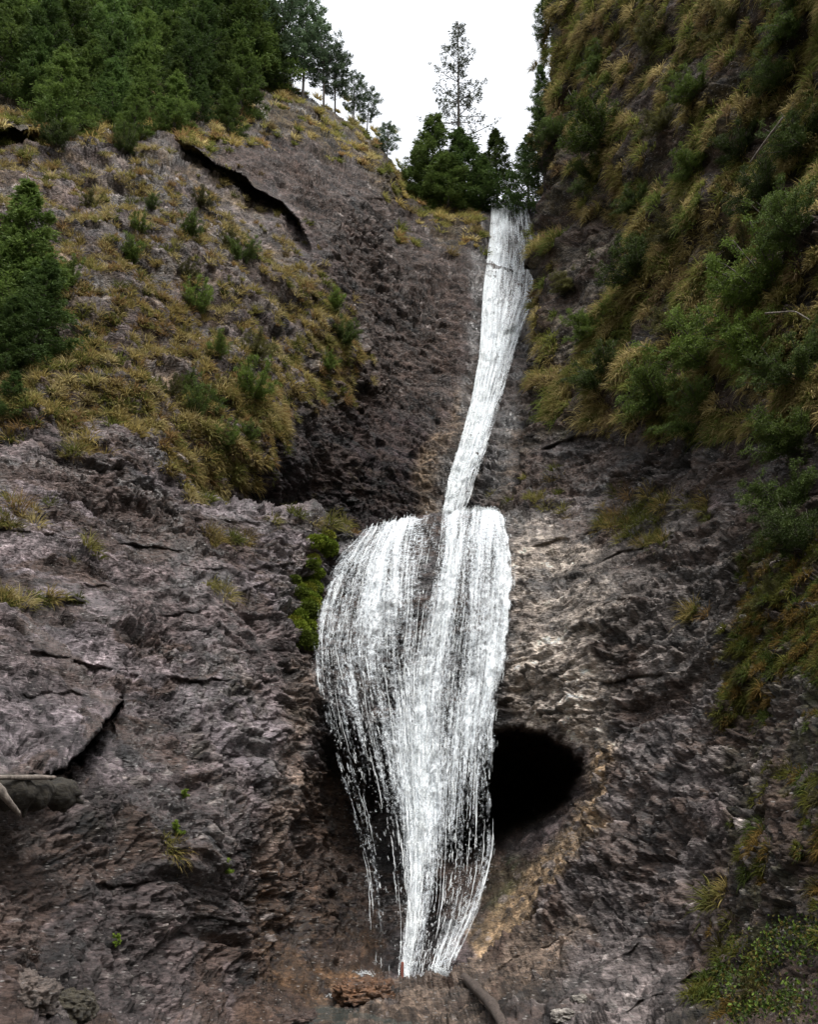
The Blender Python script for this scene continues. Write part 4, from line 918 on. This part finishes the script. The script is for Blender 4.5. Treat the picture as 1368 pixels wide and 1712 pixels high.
tongue = [(490, 640), (500, 500), (540, 480), (560, 520), (600, 550), (600, 610), (560, 680), (520, 680)]
u, v = scatter(tongue, 130, rg, -.5, 30, 1); u2, v2 = scatter([(250, 740), (330, 620), (420, 640), (500, 640), (450, 740), (420, 830), (380, 835), (330, 820)], 300, rg, -.25, 40, 7)
u3, v3 = scatter([(-40, 600), (100, 560), (260, 640), (250, 720), (120, 740), (-40, 740)], 200, rg, -.3, 40, 9)
u, v = np.concatenate([u, u2, u3]), np.concatenate([v, v2, v3]); P, Nn = at(u, v)
blades("dry_grass", P, Nn, rg.uniform(.12, .26, len(u)), 80, pick(len(u), [3, 2, 2.5, 1.5, 1, .5], rg), rg, .9, .010)
top = [(-40, 190), (430, 130), (560, 180), (640, 240), (700, 310), (815, 345), (810, 400), (740, 430), (680, 400), (660, 330), (600, 270), (520, 230), (440, 235), (380, 240), (-40, 235)]
u, v = scatter(top, 620, rg, -.3, 40, 4); P, Nn = at(u, v)
blades("dry_grass", P, Nn, rg.uniform(.15, .34, len(u)), 70, pick(len(u), [2, 1.5, 2.5, 2.5, 1, 1], rg), rg, .9, .014)
# small tufts on the lower slabs
spots = [(20, 860, 50, 14), (0, 880, 30, 8), (140, 935, 14, 4), (370, 900, 22, 6), (400, 900, 20, 4), (510, 870, 40, 7), (570, 885, 24, 7), (100, 1005, 26, 5), (20, 1010, 18, 6), (360, 985, 18, 4), (140, 750, 22, 8), (110, 770, 14, 5), (260, 1432, 12, 3),
         (1040, 870, 40, 22), (1100, 905, 22, 12), (1060, 850, 40, 14), (880, 830, 22, 9), (1160, 850, 24, 8), (1190, 1495, 16, 4), (1165, 1030, 14, 6), (930, 800, 26, 6)]
u = np.concatenate([rg.normal(a, s, n) for a, b, s, n in spots]); v = np.concatenate([rg.normal(b, s * .35, n) for a, b, s, n in spots]); P, Nn = at(u, v)
blades("grass_tufts", P, Nn, rg.uniform(.12, .3, len(u)), 70, pick(len(u), [2, 1, 3, 3, 1, 1], rg), rg, .8, .007)
# hanging tussocks of the right wall
PAL = np.array([[.22, .175, .070], [.17, .145, .046], [.31, .25, .11], [.13, .14, .034], [.17, .118, .06], [.105, .13, .032]])
wall = [(905, -40), (1410, -40), (1410, 720), (1200, 735), (1040, 720), (900, 700), (886, 600), (896, 400), (905, 200)]
bare = [(950, 360), (1040, 375), (1025, 470), (990, 560), (930, 640), (915, 600), (940, 480)]
u, v = scatter(wall, 2700, rg, -.12, 40, 6, 8); k = (poly_sdf(u, v, bare) < -2) & (poly_sdf(u, v, [(1150, 110), (1200, 70), (1210, 130), (1150, 200), (1090, 240)]) < 0); u, v = u[k], v[k]
P, Nn = at(u, v, 1); cl = pick(len(u), [3, 2, 1.6, 2.4, 1.2, 1.5], rg)
cl = cl * (1.35 - .5 * np.clip((u - 900) / 400, 0, 1))[:, None] if False else cl
blades("hanging_grass", P, Nn, rg.uniform(.16, .42, len(u)) * np.clip(1.25 - (u - 900) / 900, .65, 1.1), 75, cl, rg, 1.3, .011)
strip = [(1240, 950), (1300, 900), (1410, 900), (1410, 1160), (1330, 1120), (1260, 1180), (1215, 1220), (1210, 1130), (1240, 1040)]
u, v = scatter(strip, 800, rg, -.6, 40, 2, 8); u2, v2 = scatter([(1180, 1180), (1410, 1120), (1410, 1712), (1150, 1712), (1190, 1500), (1170, 1350)], 170, rg, .25, 60, 5, 10)
u, v = np.concatenate([u, u2]), np.concatenate([v, v2]); P, Nn = at(u, v)
PAL = np.array([[.20, .13, .035], [.15, .15, .03], [.09, .12, .025], [.08, .07, .025]])
blades("mossy_grass", P, Nn, rg.uniform(.06, .15, len(u)), 80, pick(len(u), [2, 2.5, 2, 1], rg), rg, 1.1, .006)
# moss cushions beside the lower fall
def moss_cushions(name, uv, rng, cols, size):
    V, F, Cc, nb = [], [], [], 0
    P, Nn = at(uv[:, 0], uv[:, 1], 1)
    n = len(P); m = 520
    dirs = norm(rng.normal(size=(n * m, 3))); N0 = np.repeat(Nn, m, 0); dirs = np.where(((dirs * N0).sum(-1) < -.1)[:, None], -dirs, dirs)
    sz = np.repeat(uv[:, 2], m)[:, None]
    C = np.repeat(P, m, 0) + dirs * sz * np.array([1, .6, .75]); Vv, Ff = leaves(C - dirs * .02, norm(dirs + rng.normal(size=dirs.shape) * .5), np.full(n * m, size) * (.6 + .8 * rng.random(n * m)), np.full(n * m, size * .35), rng)
    c = cols[rng.integers(0, len(cols), n)]; c = np.repeat(c, m, 0) * (.6 + .8 * rng.random((n * m, 1)))
    return link(name, make_mesh(name, Vv, Ff, {'Col': np.repeat(c, 4, 0)}, smooth=False), M_MOSS, kind='stuff')
line = np.array([(548, 905), (532, 918), (520, 945), (512, 965), (514, 990), (510, 1010), (507, 1035), (505, 1060), (503, 1078)], float)
q = rg.uniform(0, 8, 60); base = np.stack([np.interp(q, range(9), line[:, 0]), np.interp(q, range(9), line[:, 1])], -1) + rg.normal(size=(60, 2)) * np.array([7, 5])
moss_cushions("moss", np.concatenate([base, rg.uniform(.08, .20, (60, 1))], 1), rg, np.array([[.20, .25, .035], [.14, .19, .025], [.25, .26, .045], [.09, .12, .02]]), .045)
# leafy ground cover lower right
u, v = scatter([(1250, 1560), (1340, 1540), (1410, 1560), (1410, 1740), (1240, 1740), (1200, 1660)], 300, rg, -.1, 40, 3, 10); P, Nn = at(u, v, 1)
n = 9; C = np.repeat(P, n, 0) + rg.normal(size=(len(P) * n, 3)) * .035 + np.repeat(Nn, n, 0) * .05; D = norm(rg.normal(size=C.shape) + np.array([0, -.3, .4]))
Vv, Ff = leaves(C, D, rg.uniform(.015, .04, len(C)), rg.uniform(.006, .013, len(C)), rg)
c = np.array([[.05, .085, .016], [.10, .145, .024], [.03, .05, .012], [.11, .09, .022], [.03, .035, .012]])[rg.integers(0, 5, len(C))] * (.6 + .7 * rg.random((len(C), 1)))
link("ground_cover_leaves", make_mesh("ground_cover_leaves", Vv, Ff, {'Col': np.repeat(c, 4, 0)}, smooth=False), M_FOL, kind='stuff')

# ------------------------------------------------------------------ logs, sticks, boulders
def log(name, pix, r0, r1, label, cat, lift=.0, mat=None, rough=.12, sides=14, stubs=(), sheet=None, Ys=None):
    P, Nn = at([p[0] for p in pix], [p[1] for p in pix], sheet)
    if Ys is not None: P = unproj([p[0] for p in pix], [p[1] for p in pix], Ys)
    P = P + Nn * (lift + (r0 if Ys is None else 0))
    n = 70 if r0 > .1 else 26; t = np.linspace(0, 1, n); k = np.linspace(0, 1, len(P)); pts = np.stack([np.interp(t, k, P[:, j]) for j in range(3)], -1)
    kk = 5; pts = np.stack([np.convolve(np.pad(pts[:, j], 2, mode='reflect', reflect_type='odd'), np.ones(5) / 5, 'valid') for j in range(3)], -1)
    rad = np.linspace(r0, r1, n) * (1 + rough * fbm(np.stack([t * 9, t * 0, t * 0 + len(label)], -1), 2)); rad[0] *= .8; rad[-1] *= .75
    V, F = tube(pts, rad, sides)
    V = V + (fbm(V * 7, 3, seed=4) + fbm(V * 26, 4, .65, seed=6) * .6)[:, None] * r0 * .20 * norm(V - pts[np.minimum(np.arange(len(V)) // sides, n - 1)])
    o = link(name, make_mesh(name, V, F), mat or M_DEAD, label=label, cat=cat)
    for (tt, d, L, r) in stubs:
        c = pts[int(tt * (n - 1))]; d = norm(np.array(d, float)); V, F = tube([c, c + d * L * .5 + np.array([0, 0, .02 * L]), c + d * L], [r, r * .8, r * .35], 7)
        link("branch_stub", make_mesh("branch_stub", V, F), mat or M_DEAD, parent=o)
    return o
M_MLOG = bark_material("mossy_log", (.006, .0045, .003), (.026, .020, .010), 14, (.5, 3, 3))
M_STK = bark_material("pale_stick", (.07, .058, .048), (.24, .20, .17)); M_ORG = bark_material("orange_stick", (.12, .05, .02), (.28, .13, .05)); M_RED = bark_material("red_stick", (.12, .035, .025), (.28, .10, .07))
log("fallen_log", [(-90, 1318), (0, 1322), (60, 1325), (120, 1330)], .125, .105, "thick mossy broken log wedged in the dark crack at the left edge", "log", mat=M_MLOG, rough=.35, sides=44, Ys=[7.9, 8.0, 8.35, 8.7], stubs=((.6, (.1, -.5, -1), .22, .035), (.93, (1, -.3, .1), .16, .06), (.9, (1, .1, -.35), .2, .045), (.75, (.3, -1, .5), .12, .03)))
log("broken_plank", [(-20, 1300), (92, 1300)], .022, .018, "pale flat splintered piece of wood lying on the mossy log", "wood", mat=M_STK, sides=5, Ys=[7.75, 8.3])
log("dead_stick", [(-12, 1305), (10, 1335), (32, 1362)], .035, .02, "grey stick leaning down across the mossy log at the left edge", "stick", mat=M_STK, sides=8, Ys=[7.6, 7.65, 7.8])
log("fallen_branch", [(770, 1636), (800, 1672), (832, 1712), (850, 1740)], .055, .05, "dark wet branch lying across the brown rock at bottom centre", "branch", lift=.03, stubs=((.2, (-1, 0, .25), .12, .018),))
log("orange_stick", [(868, 1690), (867, 1714)], .010, .010, "short upright orange brown stick at the bottom edge right of the dark branch", "stick", mat=M_ORG, sides=7, lift=.0)
log("red_stick", [(673, 1608), (672, 1650)], .022, .018, "thin reddish stick standing in front of the foot of the main stream", "stick", mat=M_RED, sides=7, Ys=[13.3, 13.3])
log("dead_branch", [(1255, 272), (1283, 232), (1310, 196)], .022, .012, "thin bare pale branch slanting up across the shaded right wall", "branch", mat=M_STK, sides=7, Ys=[14.3, 14.0, 13.8], stubs=((.6, (.6, -.3, .4), .25, .012),))
log("dead_branch", [(1280, 524), (1330, 520), (1355, 535)], .016, .01, "thin grey twig sticking out under the large bush by the right edge", "branch", mat=M_STK, sides=6, Ys=[12.6, 12.3, 12.1])
log("tree_trunk", [(172, 42), (175, 0), (178, -60)], .11, .09, "pale straight bare trunk rising out of the forest at the top left", "tree trunk", mat=M_PALEBARK, Ys=[27.5, 28, 28.5])
log("sapling_stem", [(187, 30), (191, 55), (190, 80)], .03, .03, "thin pale leaning sapling stem in front of the dark forest", "sapling", mat=M_PALEBARK, sides=6, Ys=[25.5, 25.5, 25.4])
def boulder(u, v, Y, sx, sy, sz, seed, col, label, wetv=.5):
    _P, _N = at(u, v, 1); Y = _P[0, 1] - sy * .35
    n1, n2 = 120, 80; th = np.linspace(0, 2 * pi, n1, endpoint=False); ph = np.linspace(0.001, pi - .001, n2); T, Ph = np.meshgrid(th, ph)
    d = np.stack([np.cos(T) * np.sin(Ph), np.sin(T) * np.sin(Ph), np.cos(Ph)], -1).reshape(-1, 3)
    sup = np.sign(d) * np.abs(d)**.72
    r = sup * (1 + .22 * fbm(d * 1.4, 3, seed=seed)[:, None] + .09 * fbm(d * 5, 4, seed=seed + 3)[:, None])
    V = unproj(u, v, Y) + r * np.array([sx, sy, sz]); dv_ = d * (.10 * chips(V * 7 + seed)[0] + .05 * chips(V * 18 + seed)[0] + .02 * fbm(V * 40, 3, .7))[:, None] * min(1, sx * 3); V = V + dv_ * .6; i = np.arange(n1 * n2).reshape(n2, n1); j = np.roll(i, -1, 1)
    F = np.stack([i[:-1].ravel(), i[1:].ravel(), j[1:].ravel(), j[:-1].ravel()], -1)
    c = np.array(col) * (1 + .4 * fbm(V * 6, 4, seed=seed)[:, None])
    return link("boulder", make_mesh("boulder", V, F, {'Col': np.clip(c, .01, .6), 'wet': np.full(len(V), wetv), 'grit': np.full(len(V), .5)}), M_ROCK, label=label, cat="boulder")
boulder(606, 1664, 13.2, .34, .3, .15, 1, (.12, .06, .03), "flat topped reddish brown boulder beside the foot of the waterfall")
boulder(482, 1712, 11.0, .28, .25, .10, 2, (.06, .038, .03), "low dark boulder cut by the bottom edge left of centre")
boulder(30, 1672, 6.45, .26, .22, .16, 3, (.10, .078, .066), "large brown boulder in the bottom left corner")
boulder(120, 1690, 6.7, .15, .16, .13, 4, (.05, .042, .026), "dark mossy boulder right of the corner boulder at bottom left")
boulder(75, 1706, 6.0, .09, .09, .06, 5, (.12, .095, .08), "small brown stone in front of the corner boulders")
boulder(165, 1712, 6.9, .10, .1, .07, 6, (.09, .07, .055), "small rounded stone right of the dark mossy boulder")
boulder(942, 1698, 8.1, .10, .09, .045, 7, (.26, .235, .21), "pale rounded stone in the rubble right of bottom centre", .2)
boulder(968, 1672, 8.4, .07, .06, .04, 8, (.22, .20, .175), "smaller pale stone just above and right of the pale rounded stone", .2)
for u_, v_, Yy, s_, lb in ((425, 1704, 11.6, .10, "white foam"),):
    pass
